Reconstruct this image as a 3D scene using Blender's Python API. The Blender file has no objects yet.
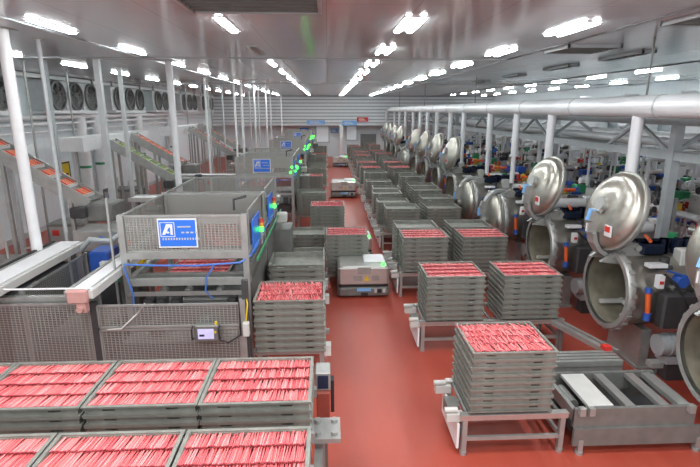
import bpy, math, random
import numpy as np
from mathutils import Vector, Matrix

random.seed(7)
S = bpy.context.scene
COL = S.collection
PI = math.pi

# ------------------------------------------------------------------ camera, world, exposure
CAM_H = 4.2
cd = bpy.data.cameras.new('camera')
cd.sensor_width = 36.0
cd.lens = 490.0 / 700.0 * 36.0
cd.clip_end = 200
cam = bpy.data.objects.new('camera', cd)
COL.objects.link(cam)
cam.location = (0, 0, CAM_H)
cam.rotation_euler = (math.radians(90 - 14.15), 0, math.radians(-2.6))
S.camera = cam

W = bpy.data.worlds.new('world')
S.world = W
W.use_nodes = True
W.node_tree.nodes['Background'].inputs['Color'].default_value = (0.90, 0.97, 1.0, 1)
W.node_tree.nodes['Background'].inputs['Strength'].default_value = 0.62

S.view_settings.view_transform = 'Standard'
S.view_settings.look = 'None'
S.view_settings.gamma = 1.0
S.view_settings.use_curve_mapping = False
S.view_settings.exposure = 1.1
S.cycles.use_denoising = True
S.cycles.max_bounces = 7
S.cycles.diffuse_bounces = 4
S.cycles.glossy_bounces = 4
S.cycles.transparent_max_bounces = 24
S.cycles.sample_clamp_indirect = 6.0
S.cycles.use_light_tree = True
S.cycles.caustics_reflective = False
S.cycles.caustics_refractive = False

LAMP = 25.0          # strength of the ceiling tubes
CEIL = 5.4
YB = 46.0            # far wall
XL, XR = -10.2, 15.0 # side walls

# tubes of the same rows that hang behind the top edge of the picture
for lx in (-4.0, -1.43, 1.2, 3.7):
    for ly in (-1.6, 1.5, 4.5):
        ld = bpy.data.lights.new('ceiling_tube_glow', 'AREA')
        ld.shape = 'RECTANGLE'; ld.size = 0.25; ld.size_y = 1.2
        ld.energy = 36; ld.color = (0.95, 0.98, 1.0)
        lo = bpy.data.objects.new('ceiling_tube_glow', ld)
        COL.objects.link(lo); lo.location = (lx, ly, CEIL - 0.08)

# ------------------------------------------------------------------ materials
MATS = {}
def mat(name, col, rough=0.5, metal=0.0, var=0.12, scale=6.0, emit=0.0, alpha=1.0, bump=0.0, spec=0.5, coat=0.0):
    m = bpy.data.materials.new(name); m.use_nodes = True
    nt = m.node_tree; b = nt.nodes['Principled BSDF']
    b.inputs['Roughness'].default_value = rough
    b.inputs['Metallic'].default_value = metal
    b.inputs['Specular IOR Level'].default_value = spec
    b.inputs['Coat Weight'].default_value = coat
    if emit > 0:
        b.inputs['Emission Color'].default_value = (*col, 1)
        b.inputs['Emission Strength'].default_value = emit
    tc = nt.nodes.new('ShaderNodeTexCoord')
    n = nt.nodes.new('ShaderNodeTexNoise'); n.inputs['Scale'].default_value = scale
    n.inputs['Detail'].default_value = 5
    nt.links.new(tc.outputs['Object'], n.inputs['Vector'])
    r = nt.nodes.new('ShaderNodeValToRGB')
    r.color_ramp.elements[0].position = 0.3; r.color_ramp.elements[1].position = 0.7
    r.color_ramp.elements[0].color = (*[c * (1 - var) for c in col], 1)
    r.color_ramp.elements[1].color = (*[min(1, c * (1 + var)) for c in col], 1)
    nt.links.new(n.outputs['Fac'], r.inputs['Fac'])
    nt.links.new(r.outputs['Color'], b.inputs['Base Color'])
    if bump > 0:
        bp = nt.nodes.new('ShaderNodeBump'); bp.inputs['Strength'].default_value = bump
        nt.links.new(n.outputs['Fac'], bp.inputs['Height'])
        nt.links.new(bp.outputs['Normal'], b.inputs['Normal'])
    b.inputs['Alpha'].default_value = alpha
    MATS[name] = m
    return m

M = {}
M['steel'] = mat('brushed_steel', (0.40, 0.41, 0.39), 0.42, 0.55)
M['vessel'] = mat('warm_brushed_steel', (0.46, 0.445, 0.39), 0.30, 0.85, 0.12)
def radial(m, amount=0.75):
    nt = m.node_tree; b = nt.nodes['Principled BSDF']
    b.inputs['Anisotropic'].default_value = amount
    t = nt.nodes.new('ShaderNodeTangent'); t.direction_type = 'RADIAL'; t.axis = 'X'
    nt.links.new(t.outputs[0], b.inputs['Tangent'])
radial(M['vessel'])
M['bright'] = mat('bright_steel', (0.56, 0.56, 0.53), 0.34, 0.75, 0.06)
M['dull'] = mat('dull_steel', (0.21, 0.215, 0.20), 0.5, 0.45)
M['dark'] = mat('dark_machinery', (0.06, 0.06, 0.062), 0.5, 0.2)
M['black'] = mat('black_rubber', (0.02, 0.02, 0.022), 0.55)
M['tray'] = mat('tray_steel', (0.25, 0.255, 0.225), 0.5, 0.4, 0.16, 9)
M['white'] = mat('white_paint', (0.80, 0.82, 0.82), 0.4, 0, 0.04)
M['offwhite'] = mat('off_white_plastic', (0.56, 0.56, 0.53), 0.45, 0, 0.05)
M['pipe'] = mat('white_pipe_jacket', (0.78, 0.80, 0.81), 0.32, 0.1, 0.04, 2)
M['rackgrey'] = mat('grey_rack_paint', (0.42, 0.46, 0.47), 0.45, 0.1, 0.06)
M['postgrey'] = mat('pale_grey_post', (0.56, 0.59, 0.59), 0.4, 0.2, 0.06)
M['blue'] = mat('blue_sign_face', (0.03, 0.19, 0.80), 0.4, 0, 0.03)
M['paleblue'] = mat('pale_blue_board', (0.22, 0.50, 0.88), 0.5, 0, 0.05)
M['bluepart'] = mat('blue_enamel', (0.03, 0.10, 0.42), 0.4)
M['navy'] = mat('navy_enamel', (0.012, 0.022, 0.055), 0.4)
M['orange'] = mat('orange_enamel', (0.80, 0.13, 0.03), 0.4)
M['redp'] = mat('red_enamel', (0.62, 0.04, 0.03), 0.4)
M['green'] = mat('green_enamel', (0.03, 0.26, 0.11), 0.4)
M['yellow'] = mat('yellow_enamel', (0.75, 0.52, 0.03), 0.45)
M['sheet'] = mat('white_belt', (0.78, 0.80, 0.80), 0.42, 0, 0.05, 3)
M['brown'] = mat('brown_red_panel', (0.30, 0.07, 0.05), 0.4)
M['pinkcap'] = mat('faded_red_cap', (0.55, 0.30, 0.27), 0.5)
M['inside'] = mat('vessel_inside', (0.30, 0.28, 0.21), 0.5, 0.45, 0.25, 4)
M['screen'] = mat('lit_screen', (0.50, 0.48, 0.72), 0.3, 0, 0.1, 8, emit=0.22)
M['lamp'] = mat('lamp_diffuser', (0.92, 0.98, 1.0), 0.4, 0, 0.0, 1, emit=LAMP)
M['lampoff'] = mat('unlit_diffuser', (0.25, 0.26, 0.26), 0.5)
M['gled'] = mat('green_signal_light', (0.04, 0.9, 0.05), 0.3, 0, 0, 1, emit=3.0)
M['rled'] = mat('red_signal_lens', (0.65, 0.08, 0.04), 0.3)
M['yled'] = mat('amber_signal_lens', (0.8, 0.42, 0.05), 0.3)
M['glow'] = mat('lit_wall_panel', (0.85, 0.95, 1.0), 0.4, 0, 0, 1, emit=0.06)
M['tarp'] = mat('fin_grey', (0.20, 0.21, 0.21), 0.5, 0.3)
M['copper'] = mat('copper_orange_pack', (0.72, 0.20, 0.09), 0.4, 0, 0.2)
M['hose'] = mat('blue_hose', (0.08, 0.20, 0.60), 0.4)
M['ribbed'] = mat('ribbed_panel', (0.80, 0.84, 0.85), 0.4, 0.1, 0.03)

def floor_mat():
    m = bpy.data.materials.new('red_epoxy_floor'); m.use_nodes = True
    nt = m.node_tree; b = nt.nodes['Principled BSDF']
    tc = nt.nodes.new('ShaderNodeTexCoord')
    n = nt.nodes.new('ShaderNodeTexNoise'); n.inputs['Scale'].default_value = 0.8; n.inputs['Detail'].default_value = 8
    mp = nt.nodes.new('ShaderNodeMapping'); mp.inputs['Scale'].default_value = (2.2, 0.5, 1)
    nt.links.new(tc.outputs['Object'], mp.inputs['Vector']); nt.links.new(mp.outputs['Vector'], n.inputs['Vector'])
    r = nt.nodes.new('ShaderNodeValToRGB')
    r.color_ramp.elements[0].position = 0.3; r.color_ramp.elements[1].position = 0.72
    r.color_ramp.elements[0].color = (0.34, 0.050, 0.030, 1); r.color_ramp.elements[1].color = (0.43, 0.080, 0.050, 1)
    nt.links.new(n.outputs['Fac'], r.inputs['Fac']); nt.links.new(r.outputs['Color'], b.inputs['Base Color'])
    rr = nt.nodes.new('ShaderNodeMapRange'); rr.inputs['To Min'].default_value = 0.28; rr.inputs['To Max'].default_value = 0.5
    nt.links.new(n.outputs['Fac'], rr.inputs['Value']); nt.links.new(rr.outputs['Result'], b.inputs['Roughness'])
    return m
M['floor'] = floor_mat()

def panel_mat(name, col, px, py, rough, axes=(0, 1), line=0.012, dark=0.55, metal=0.0):
    """painted metal panels with thin joints"""
    m = bpy.data.materials.new(name); m.use_nodes = True
    nt = m.node_tree; b = nt.nodes['Principled BSDF']
    b.inputs['Roughness'].default_value = rough; b.inputs['Metallic'].default_value = metal
    tc = nt.nodes.new('ShaderNodeTexCoord'); sp = nt.nodes.new('ShaderNodeSeparateXYZ')
    nt.links.new(tc.outputs['Object'], sp.inputs[0])
    outs = []
    for ax, p in zip(axes, (px, py)):
        d = nt.nodes.new('ShaderNodeMath'); d.operation = 'DIVIDE'; d.inputs[1].default_value = p
        nt.links.new(sp.outputs[ax], d.inputs[0])
        f = nt.nodes.new('ShaderNodeMath'); f.operation = 'FRACT'; nt.links.new(d.outputs[0], f.inputs[0])
        l = nt.nodes.new('ShaderNodeMath'); l.operation = 'LESS_THAN'; l.inputs[1].default_value = line / p
        nt.links.new(f.outputs[0], l.inputs[0]); outs.append(l)
    mx = nt.nodes.new('ShaderNodeMath'); mx.operation = 'MAXIMUM'
    nt.links.new(outs[0].outputs[0], mx.inputs[0]); nt.links.new(outs[1].outputs[0], mx.inputs[1])
    n = nt.nodes.new('ShaderNodeTexNoise'); n.inputs['Scale'].default_value = 0.6; n.inputs['Detail'].default_value = 4
    nt.links.new(tc.outputs['Object'], n.inputs['Vector'])
    r = nt.nodes.new('ShaderNodeValToRGB')
    r.color_ramp.elements[0].color = (*[c * 0.93 for c in col], 1); r.color_ramp.elements[1].color = (*[min(1, c * 1.05) for c in col], 1)
    nt.links.new(n.outputs['Fac'], r.inputs['Fac'])
    mix = nt.nodes.new('ShaderNodeMix'); mix.data_type = 'RGBA'
    nt.links.new(mx.outputs[0], mix.inputs['Factor'])
    nt.links.new(r.outputs['Color'], mix.inputs['A'])
    mix.inputs['B'].default_value = (*[c * dark for c in col], 1)
    nt.links.new(mix.outputs['Result'], b.inputs['Base Color'])
    return m
M['ceil'] = panel_mat('ceiling_panels', (0.55, 0.59, 0.60), 1.1, 6.2, 0.13, (0, 1), 0.012, 0.7)
M['wall'] = panel_mat('white_wall_panels', (0.80, 0.87, 0.89), 1.15, 50.0, 0.4, (1, 2), 0.015, 0.75)
M['wallb'] = panel_mat('white_end_panels', (0.80, 0.87, 0.89), 1.15, 50.0, 0.4, (0, 2), 0.02, 0.75)

def mesh_mat(name, col, pitch_h, pitch_v, cover_h, cover_v, rough=0.45):
    """woven wire: solid wires, clear gaps"""
    m = bpy.data.materials.new(name); m.use_nodes = True
    nt = m.node_tree; b = nt.nodes['Principled BSDF']
    b.inputs['Base Color'].default_value = (*col, 1); b.inputs['Metallic'].default_value = 0.5; b.inputs['Roughness'].default_value = rough
    tc = nt.nodes.new('ShaderNodeTexCoord'); sp = nt.nodes.new('ShaderNodeSeparateXYZ')
    nt.links.new(tc.outputs['Object'], sp.inputs[0])
    ad = nt.nodes.new('ShaderNodeMath'); ad.operation = 'ADD'
    nt.links.new(sp.outputs[0], ad.inputs[0]); nt.links.new(sp.outputs[1], ad.inputs[1])
    outs = []
    for src, p, c in ((sp.outputs[2], pitch_h, cover_h), (ad.outputs[0], pitch_v, cover_v)):
        d = nt.nodes.new('ShaderNodeMath'); d.operation = 'DIVIDE'; d.inputs[1].default_value = p
        nt.links.new(src, d.inputs[0])
        f = nt.nodes.new('ShaderNodeMath'); f.operation = 'FRACT'; nt.links.new(d.outputs[0], f.inputs[0])
        l = nt.nodes.new('ShaderNodeMath'); l.operation = 'LESS_THAN'; l.inputs[1].default_value = c
        nt.links.new(f.outputs[0], l.inputs[0]); outs.append(l)
    mx = nt.nodes.new('ShaderNodeMath'); mx.operation = 'MAXIMUM'
    nt.links.new(outs[0].outputs[0], mx.inputs[0]); nt.links.new(outs[1].outputs[0], mx.inputs[1])
    nt.links.new(mx.outputs[0], b.inputs['Alpha'])
    return m
M['mesh'] = mesh_mat('woven_wire_mesh', (0.40, 0.40, 0.37), 0.026, 0.055, 0.52, 0.22)

def sausage_mat():
    m = bpy.data.materials.new('red_sausage_film'); m.use_nodes = True
    nt = m.node_tree; b = nt.nodes['Principled BSDF']
    b.inputs['Roughness'].default_value = 0.34
    g = nt.nodes.new('ShaderNodeNewGeometry'); oi = nt.nodes.new('ShaderNodeObjectInfo')
    a = nt.nodes.new('ShaderNodeMath'); a.operation = 'ADD'
    nt.links.new(g.outputs['Random Per Island'], a.inputs[0]); nt.links.new(oi.outputs['Random'], a.inputs[1])
    f = nt.nodes.new('ShaderNodeMath'); f.operation = 'FRACT'; nt.links.new(a.outputs[0], f.inputs[0])
    r = nt.nodes.new('ShaderNodeValToRGB')
    e = r.color_ramp.elements
    e[0].position = 0.0; e[0].color = (0.66, 0.10, 0.115, 1)
    e[1].position = 1.0; e[1].color = (0.84, 0.36, 0.35, 1)
    k = e.new(0.6); k.color = (0.76, 0.19, 0.19, 1)
    nt.links.new(f.outputs[0], r.inputs['Fac']); nt.links.new(r.outputs['Color'], b.inputs['Base Color'])
    return m
M['sausage'] = sausage_mat()
M['tip'] = mat('sausage_clip_end', (0.38, 0.05, 0.065), 0.45)

# ------------------------------------------------------------------ mesh builder
class MB:
    def __init__(s): s.v = []; s.f = []; s.mi = []; s.sm = []
    def add(s, vs, fs, mi=0, smooth=False):
        o = len(s.v); s.v += [tuple(p) for p in vs]
        for f in fs: s.f.append([i + o for i in f]); s.mi.append(mi); s.sm.append(smooth)
        return s
    def box(s, x0, x1, y0, y1, z0, z1, mi=0, mat4=None):
        vs = [Vector((x, y, z)) for z in (z0, z1) for y in (y0, y1) for x in (x0, x1)]
        if mat4 is not None: vs = [mat4 @ p for p in vs]
        return s.add(vs, [(0, 2, 3, 1), (4, 5, 7, 6), (0, 1, 5, 4), (2, 6, 7, 3), (0, 4, 6, 2), (1, 3, 7, 5)], mi)
    def bbox(s, x0, x1, y0, y1, z0, z1, b=0.02, mi=0):
        """box with chamfered vertical and top edges"""
        def ring(i, z): return [(x0 + i + b, y0 + i, z), (x1 - i - b, y0 + i, z), (x1 - i, y0 + i + b, z), (x1 - i, y1 - i - b, z), (x1 - i - b, y1 - i, z), (x0 + i + b, y1 - i, z), (x0 + i, y1 - i - b, z), (x0 + i, y0 + i + b, z)]
        vs = ring(b * .6, z0) + ring(0, z0 + b * .6) + ring(0, z1 - b) + ring(b, z1)
        fs = [tuple(range(7, -1, -1)), tuple(range(24, 32))]
        for k in range(3):
            for i in range(8): fs.append((k * 8 + i, k * 8 + (i + 1) % 8, k * 8 + 8 + (i + 1) % 8, k * 8 + 8 + i))
        return s.add(vs, fs, mi)
    def cyl(s, p0, p1, r, r1=None, n=12, mi=0, cap=True):
        p0 = Vector(p0); p1 = Vector(p1); r1 = r if r1 is None else r1
        d = (p1 - p0).normalized(); a = d.orthogonal().normalized(); b = d.cross(a)
        vs = []
        for p, q in ((p0, r), (p1, r1)):
            for i in range(n):
                t = 2 * PI * i / n; vs.append(p + a * (q * math.cos(t)) + b * (q * math.sin(t)))
        s.add(vs, [(i, (i + 1) % n, n + (i + 1) % n, n + i) for i in range(n)], mi, True)
        if cap: s.add(vs, [tuple(range(n - 1, -1, -1)), tuple(range(n, 2 * n))], mi)
        return s
    def tube(s, pts, r, n=8, mi=0):
        pts = [Vector(p) for p in pts]; vs = []; up = None
        for k, p in enumerate(pts):
            d = (pts[min(k + 1, len(pts) - 1)] - pts[max(k - 1, 0)]).normalized()
            a = d.orthogonal().normalized() if up is None else (up - d * up.dot(d)).normalized()
            up = a; b = d.cross(a)
            for i in range(n):
                t = 2 * PI * i / n; vs.append(p + a * (r * math.cos(t)) + b * (r * math.sin(t)))
        fs = []
        for k in range(len(pts) - 1):
            for i in range(n): fs.append((k * n + i, k * n + (i + 1) % n, (k + 1) * n + (i + 1) % n, (k + 1) * n + i))
        s.add(vs, fs, mi, True)
        m = (len(pts) - 1) * n
        s.add(vs, [tuple(range(n - 1, -1, -1)), tuple(range(m, m + n))], mi)
        return s
    def lathe(s, prof, n=32, mi=0, mat4=None, arc=2 * PI):
        """prof: (axial, radius) along local +z"""
        vs = []; full = arc > 2 * PI - 1e-6; cnt = n if full else n + 1
        for a, r in prof:
            for i in range(cnt):
                t = arc * i / n; p = Vector((r * math.cos(t), r * math.sin(t), a))
                vs.append(mat4 @ p if mat4 is not None else p)
        fs = []
        for k in range(len(prof) - 1):
            for i in range(n):
                j = (i + 1) % cnt
                fs.append((k * cnt + i, k * cnt + j, (k + 1) * cnt + j, (k + 1) * cnt + i))
        return s.add(vs, fs, mi, True)
    def prism(s, poly, ax, t0, t1, mi=0):
        """polygon in the plane across axis ax, extruded t0..t1"""
        def P(a, b, t): return {0: (t, a, b), 1: (a, t, b), 2: (a, b, t)}[ax]
        n = len(poly)
        vs = [P(a, b, t0) for a, b in poly] + [P(a, b, t1) for a, b in poly]
        return s.add(vs, [tuple(range(n)), tuple(range(2 * n - 1, n - 1, -1))] + [(i, n + i, n + (i + 1) % n, (i + 1) % n) for i in range(n)], mi)
    def bar(s, p0, p1, w, h, mi=0):
        """square bar between two points"""
        p0 = Vector(p0); p1 = Vector(p1); d = (p1 - p0); L = d.length; d.normalize()
        ref = Vector((0, 0, 1)) if abs(d.z) < 0.95 else Vector((0, 1, 0))
        a = d.cross(ref).normalized(); b = a.cross(d)
        vs = [p + a * (sx * w / 2) + b * (sy * h / 2) for p in (p0, p1) for sx, sy in ((-1, -1), (1, -1), (1, 1), (-1, 1))]
        return s.add(vs, [(0, 3, 2, 1), (4, 5, 6, 7), (0, 1, 5, 4), (1, 2, 6, 5), (2, 3, 7, 6), (3, 0, 4, 7)], mi)
    def mesh(s, name, mats):
        me = bpy.data.meshes.new(name); me.from_pydata(s.v, [], s.f)
        for m in (mats if isinstance(mats, (list, tuple)) else [mats]): me.materials.append(m)
        me.polygons.foreach_set('material_index', s.mi); me.polygons.foreach_set('use_smooth', s.sm)
        me.update()
        if any(s.sm): me.set_sharp_from_angle(angle=math.radians(42))
        return me
    def obj(s, name, mats, parent=None, loc=None, label=None):
        o = bpy.data.objects.new(name, s.mesh(name, mats)); COL.objects.link(o)
        if parent: o.parent = parent
        if loc: o.location = loc
        if label: o['label'] = label
        return o

def tag(o, label, cat, group=None, kind=None):
    o['label'] = label; o['category'] = cat
    if group: o['group'] = group
    if kind: o['kind'] = kind
    return o
def root(name, loc, label, cat, group=None, rz=0):
    o = bpy.data.objects.new(name, None); COL.objects.link(o); o.empty_display_size = 0.1
    o.location = loc; o.rotation_euler = (0, 0, rz)
    return tag(o, label, cat, group)
def struct(mb, name, mats):
    o = mb.obj(name, mats); o['kind'] = 'structure'; return o
KIDS = {}
def kids(o): return [c for c in COL.objects if c.parent == o]
def copy_tree(o, parent=None, table=None):
    if table is None:
        table = {}
        for c in COL.objects:
            if c.parent: table.setdefault(c.parent.name, []).append(c)
    c = o.copy(); COL.objects.link(c)
    if parent: c.parent = parent
    for ch in table.get(o.name, []): copy_tree(ch, c, table)
    return c
ORD = 'first second third fourth fifth sixth seventh eighth ninth tenth eleventh twelfth thirteenth fourteenth fifteenth sixteenth seventeenth eighteenth nineteenth twentieth twenty-first twenty-second'.split()

# ------------------------------------------------------------------ the room
struct(MB().box(XL - .2, XR + .2, -2, YB + .2, -0.2, 0), 'floor', M['floor'])
struct(MB().box(XL - .2, XR + .2, -2, YB + .2, CEIL, CEIL + .2), 'ceiling', M['ceil'])
struct(MB().box(XL - .2, XL, -2, YB + .2, 0, CEIL), 'wall_left', M['wall'])
struct(MB().box(XR, XR + .2, -2, YB + .2, 0, CEIL), 'wall_right', M['wall'])
struct(MB().box(XL, XR, YB, YB + .2, 0, CEIL), 'wall_back', M['wallb'])
# ribbed soffit across the far end
mb = MB()
mb.box(XL, XR, 44.9, YB, 2.85, CEIL)
for k in range(9):
    z = 2.85 + k * 0.285
    mb.box(XL, XR, 44.76, 44.9, z, z + 0.19, 1)
struct(mb, 'trim_1', [M['rackgrey'], M['ribbed']])  # darker groove face puts the shade between the ribs into the colour
struct(MB().box(XL, XL + .04, -2, YB, 0, 0.18), 'baseboard_left', M['postgrey'])
# ceiling joints running down the hall beside the lamp rows
for i, x in enumerate((-4.3, 4.45, 9.4)):
    struct(MB().box(x - .03, x + .03, -1, 44.8, CEIL - .02, CEIL), 'trim_%d' % (i + 2), M['tarp' if x > 0 else 'rackgrey'])
struct(MB().box(XL, 4.4, 12.42, 12.5, CEIL - .02, CEIL), 'trim_5', M['rackgrey'])
struct(MB().box(XL, XR, 24.4, 24.5, CEIL - .02, CEIL), 'trim_6', M['rackgrey'])
# doors and windows in the far wall
mb = MB(); mb.box(3.05, 4.5, YB - .12, YB, 0, 2.05)
d = struct(mb, 'door_1', M['tarp']); MB().box(4.3, 4.36, YB - .2, YB - .12, 0.95, 1.1).obj('door_handle', M['steel'], d)
for i, (x0, x1, z0, z1) in enumerate(((-1.05, 0.15, 1.3, 2.8), (1.75, 2.7, 1.5, 2.8))):
    w = struct(MB().box(x0, x1, YB - .06, YB, z0, z1), 'window_%d' % (i + 1), M['glow'])
    f = MB()
    for a in (x0, x1): f.box(a - .05, a + .05, YB - .1, YB, z0 - .05, z1 + .05)
    for a in (z0, z1): f.box(x0, x1, YB - .1, YB, a - .05, a + .05)
    f.obj('window_frame', M['postgrey'], w)

# far wall boards
def board(name, x, z, w, h, m, label, cat='sign', y=YB - .04):
    r = root(name, (x, y, z), label, cat)
    MB().box(-w / 2, w / 2, 0, .04, -h / 2, h / 2).obj('board_face', m, r)
    f = MB()
    for k in range(3): f.box(-w * .35, w * (.1 + .1 * k), -.006, 0, h * (.2 - .2 * k) - .02, h * (.2 - .2 * k) + .02)
    f.obj('printed_lines', M['white'], r)
    return r
board('wall_sign', -1.0, 3.12, 1.6, .34, M['paleblue'], 'long pale blue sign hung from the ribbed band left of the aisle', y=44.72)
board('wall_sign', 2.0, 3.08, 1.3, .4, M['paleblue'], 'pale blue sign on the ribbed band right of the aisle', y=44.72)
board('wall_sign', 3.15, 3.38, 1.0, .38, M['redp'], 'red sign on the ribbed band at the far end', y=44.72)
board('notice_board', 0.65, 2.35, .7, .42, M['paleblue'], 'blue notice board on the far wall between the windows', 'notice board')
board('notice_board', 2.3, 2.25, .8, .5, M['paleblue'], 'blue notice board on the far wall just left of the dark door', 'notice board')
board('notice_board', -2.1, 2.4, .8, .4, M['blue'], 'small blue board on the far wall above the loading machines', 'notice board')
r = root('white_column', (1.25, 44.3, 0), 'white square column rising beside the far end of the aisle', 'column')
MB().box(-.16, .16, -.16, .16, .0, 2.85).obj('shaft', M['white'], r)
MB().box(-.22, .22, -.22, .22, 0, .2).obj('base_plate', M['postgrey'], r)

# ------------------------------------------------------------------ ceiling lights
LAMPN = {}
def lamp(x, y, pair, rowname, k, L=1.25, off=False):
    key = (pair, off)
    if key not in LAMPN:
        r = root('ceiling_light', (x, y, CEIL), '', 'ceiling light')
        w = 0.16 if pair else 0.09
        MB().box(-w, w, -L / 2, L / 2, -.012, 0).obj('housing', M['white'], r)
        for xx in ((-.1, .1) if pair else (0,)):  # one strip of each pair is added in place of the tube's reflection
            MB().bbox(xx - .038 - (0 if pair else .012), xx + .038 + (0 if pair else .012), -L / 2 + .02, L / 2 - .02, -.034, -.012, .008).obj('diffuser', M['lampoff' if off else 'lamp'], r)
        LAMPN[key] = r
    else:
        r = copy_tree(LAMPN[key])
    r.location = (x, y, CEIL)
    kind = ('unlit' if off else ('tube-and-reflection' if pair else 'single'))
    tag(r, '%s ceiling light, %s from the front in the %s' % (kind, ORD[k], rowname), 'ceiling light', 'ceiling lights of the ' + rowname)
rows = [(1.2, 7.55, 3.1, 12, True, 'row over the aisle'),
        (-1.43, 7.68, 3.05, 12, False, 'row over the loading machines'),
        (3.7, 7.8, 3.1, 12, True, 'row over the right-hand stacks'),
        (-4.0, 7.9, 3.05, 12, False, 'row left of the loading machines'),
        (-6.95, 11.5, 3.1, 11, False, 'row nearest the left wall'),
        (10.2, 12.8, 3.1, 10, False, 'row beyond the big white pipe'),
        (13.3, 16.2, 3.3, 9, False, 'row nearest the right wall')]
for x, y0, dy, n, pair, rn in rows:
    for k in range(n):
        off = (x == -1.43 and k == 1)
        lamp(x, y0 + k * dy, pair, rn, k, off=off)

# ceiling vents and hatches
def vent(x0, x1, y0, y1, label, name='ceiling_vent', t=.06, slats=6):
    r = root(name, ((x0 + x1) / 2, (y0 + y1) / 2, CEIL), label, 'vent')
    w, d = (x1 - x0) / 2, (y1 - y0) / 2
    f = MB()
    for a, b, c, e in ((-w, w, -d, -d + .04), (-w, w, d - .04, d), (-w, -w + .04, -d, d), (w - .04, w, -d, d)): f.box(a, b, c, e, -t, 0)
    f.obj('frame', M['rackgrey'], r)
    MB().box(-w + .04, w - .04, -d + .04, d - .04, -t * .3, 0).obj('backing', M['tarp'], r)
    g = MB()
    for k in range(slats):
        yy = -d + (k + .5) * 2 * d / slats
        g.box(-w + .04, w - .04, yy - .012, yy + .012, -t * .9, -t * .3)
    g.obj('slat', M['dull'], r)
vent(-1.55, -.05, 5.25, 6.2, 'dark slatted ceiling vent at the top edge left of centre', t=.12)
vent(6.5, 6.8, 10.4, 12.1, 'narrow dark slot vent in the ceiling, nearest above the big pipe', 'slot_vent')
vent(6.5, 6.8, 13.6, 15.2, 'narrow dark slot vent in the ceiling, second from the front', 'slot_vent')
vent(6.5, 6.8, 17.2, 18.8, 'narrow dark slot vent in the ceiling, third from the front', 'slot_vent')
vent(6.5, 6.8, 21.0, 22.6, 'narrow dark slot vent in the ceiling, farthest back', 'slot_vent')
vent(4.55, 5.6, 9.6, 10.7, 'square dark hatch in the ceiling right of the paired light strips', 'ceiling_hatch')
vent(4.7, 6.2, 6.3, 7.2, 'large dark hatch in the ceiling at the top right corner', 'ceiling_hatch')

# ------------------------------------------------------------------ trays, stacks, sausages
TW, TD, TH = 1.04, 0.87, 0.1
def tray_mesh():
    b = MB(); t = .014
    def wall(axis, at0, at1, L):
        # a long wall with two slots (hand holes)
        segs = [(.03, L - .03, .012, .042), (.03, L - .03, .058, TH - .012), (.03, L * .17, .042, .058), (L * .28, L * .72, .042, .058), (L * .83, L - .03, .042, .058)]
        for a, c, z0, z1 in segs:
            if axis == 0: b.box(a, c, at0, at1, z0, z1)
            else: b.box(at0, at1, a, c, z0, z1)
    wall(0, 0.026, .026 + t, TW); wall(0, TD - .026 - t, TD - .026, TW)
    b.box(.022, .022 + t, .02, TD - .02, .012, TH - .012); b.box(TW - .022 - t, TW - .022, .02, TD - .02, .012, TH - .012)
    # rolled rim and foot
    for z0, z1 in ((TH - .016, TH), (0, .014)):
        b.box(0, TW, 0, .032, z0, z1); b.box(0, TW, TD - .032, TD, z0, z1)
        b.box(0, .032, .032, TD - .032, z0, z1); b.box(TW - .032, TW, .032, TD - .032, z0, z1)
    b.box(.02, TW - .02, .02, TD - .02, .010, .018)
    return b
TRAY = tray_mesh()
TRAY_ME = TRAY.mesh('tray', M['tray'])

# sausage: tapered stick along +y from y=0 to y=L with clipped ends
SL, SR = 0.222, 0.0082
def sausage_template(n=6):
    rings = [(0, .35), (.05, .95), (.5, 1.04), (.95, .95), (1, .35)]
    v = []; f = []; mi = []
    for a, r in rings:
        for i in range(n):
            t = 2 * PI * i / n + .3; v.append((SR * r * math.cos(t), a * SL, SR * r * math.sin(t)))
    for k in range(len(rings) - 1):
        for i in range(n):
            f.append((k * n + i, k * n + n + i, k * n + n + (i + 1) % n, k * n + (i + 1) % n)); mi.append(1 if k in (0, 3) else 0)
    f.append(tuple(range(n))); mi.append(1)
    f.append(tuple(range(5 * n - 1, 4 * n - 1, -1))); mi.append(1)
    return np.array(v), f, mi
SV, SF, SMI = sausage_template()
def row_places(tray_loc, messy, rows=range(4), n=66, under=True, rng=random):
    """positions, pitch, yaw, scale of the sausages lying in a tray whose front-left-bottom corner is tray_loc"""
    out = []
    x0, y0, z0 = tray_loc
    inner = TW - .06
    for rr in rows:
        yb = y0 + .03 + rr * (TD - .06) / 4
        for layer in ((0, 1) if under else (0,)):
            for k in range(n):
                x = x0 + .03 + (k + .5 + (.5 if layer else 0)) * inner / (n + .5)
                if messy:
                    yaw = rng.gauss(.12, .16); p = rng.gauss(-.04, .035)
                    out.append((min(max(x, x0 + .075), x0 + TW - .05), min(yb + rng.uniform(-.004, .03), y0 + TD - .27), z0 + TH - .006 + rng.uniform(-.006, .010) - .022 * layer, p, yaw, inner / n / .0160))
                else:
                    lean = rng.gauss(0, .035)
                    out.append((x, yb + rng.uniform(-.004, .006) + .008 * layer, z0 + TH - .008 - .02 * layer + rng.uniform(-.004, .004), -.10 + rng.gauss(0, .015), lean - .04, inner / n / .0160))
    return out
PLACES = []   # everything that is not an individual

STACKS = []   # (x, y, z0, n, filled, messy, words)
def stack(x, y, z0, n, filled, words, messy=False): STACKS.append((x, y, z0, n, filled, messy, words))

# foreground trays on the left
for c in range(4):
    col_w = ['rightmost', 'second from right', 'third from right', 'leftmost'][c]
    x = -1.21 - 1.055 * c
    stack(x, 4.03, 1.28, 3, True, 'the %s foreground pile, second row' % col_w)
    if c < 3: stack(x + .0, 2.80, 1.28, 3, True, 'the %s foreground pile, nearest row' % col_w)
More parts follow.
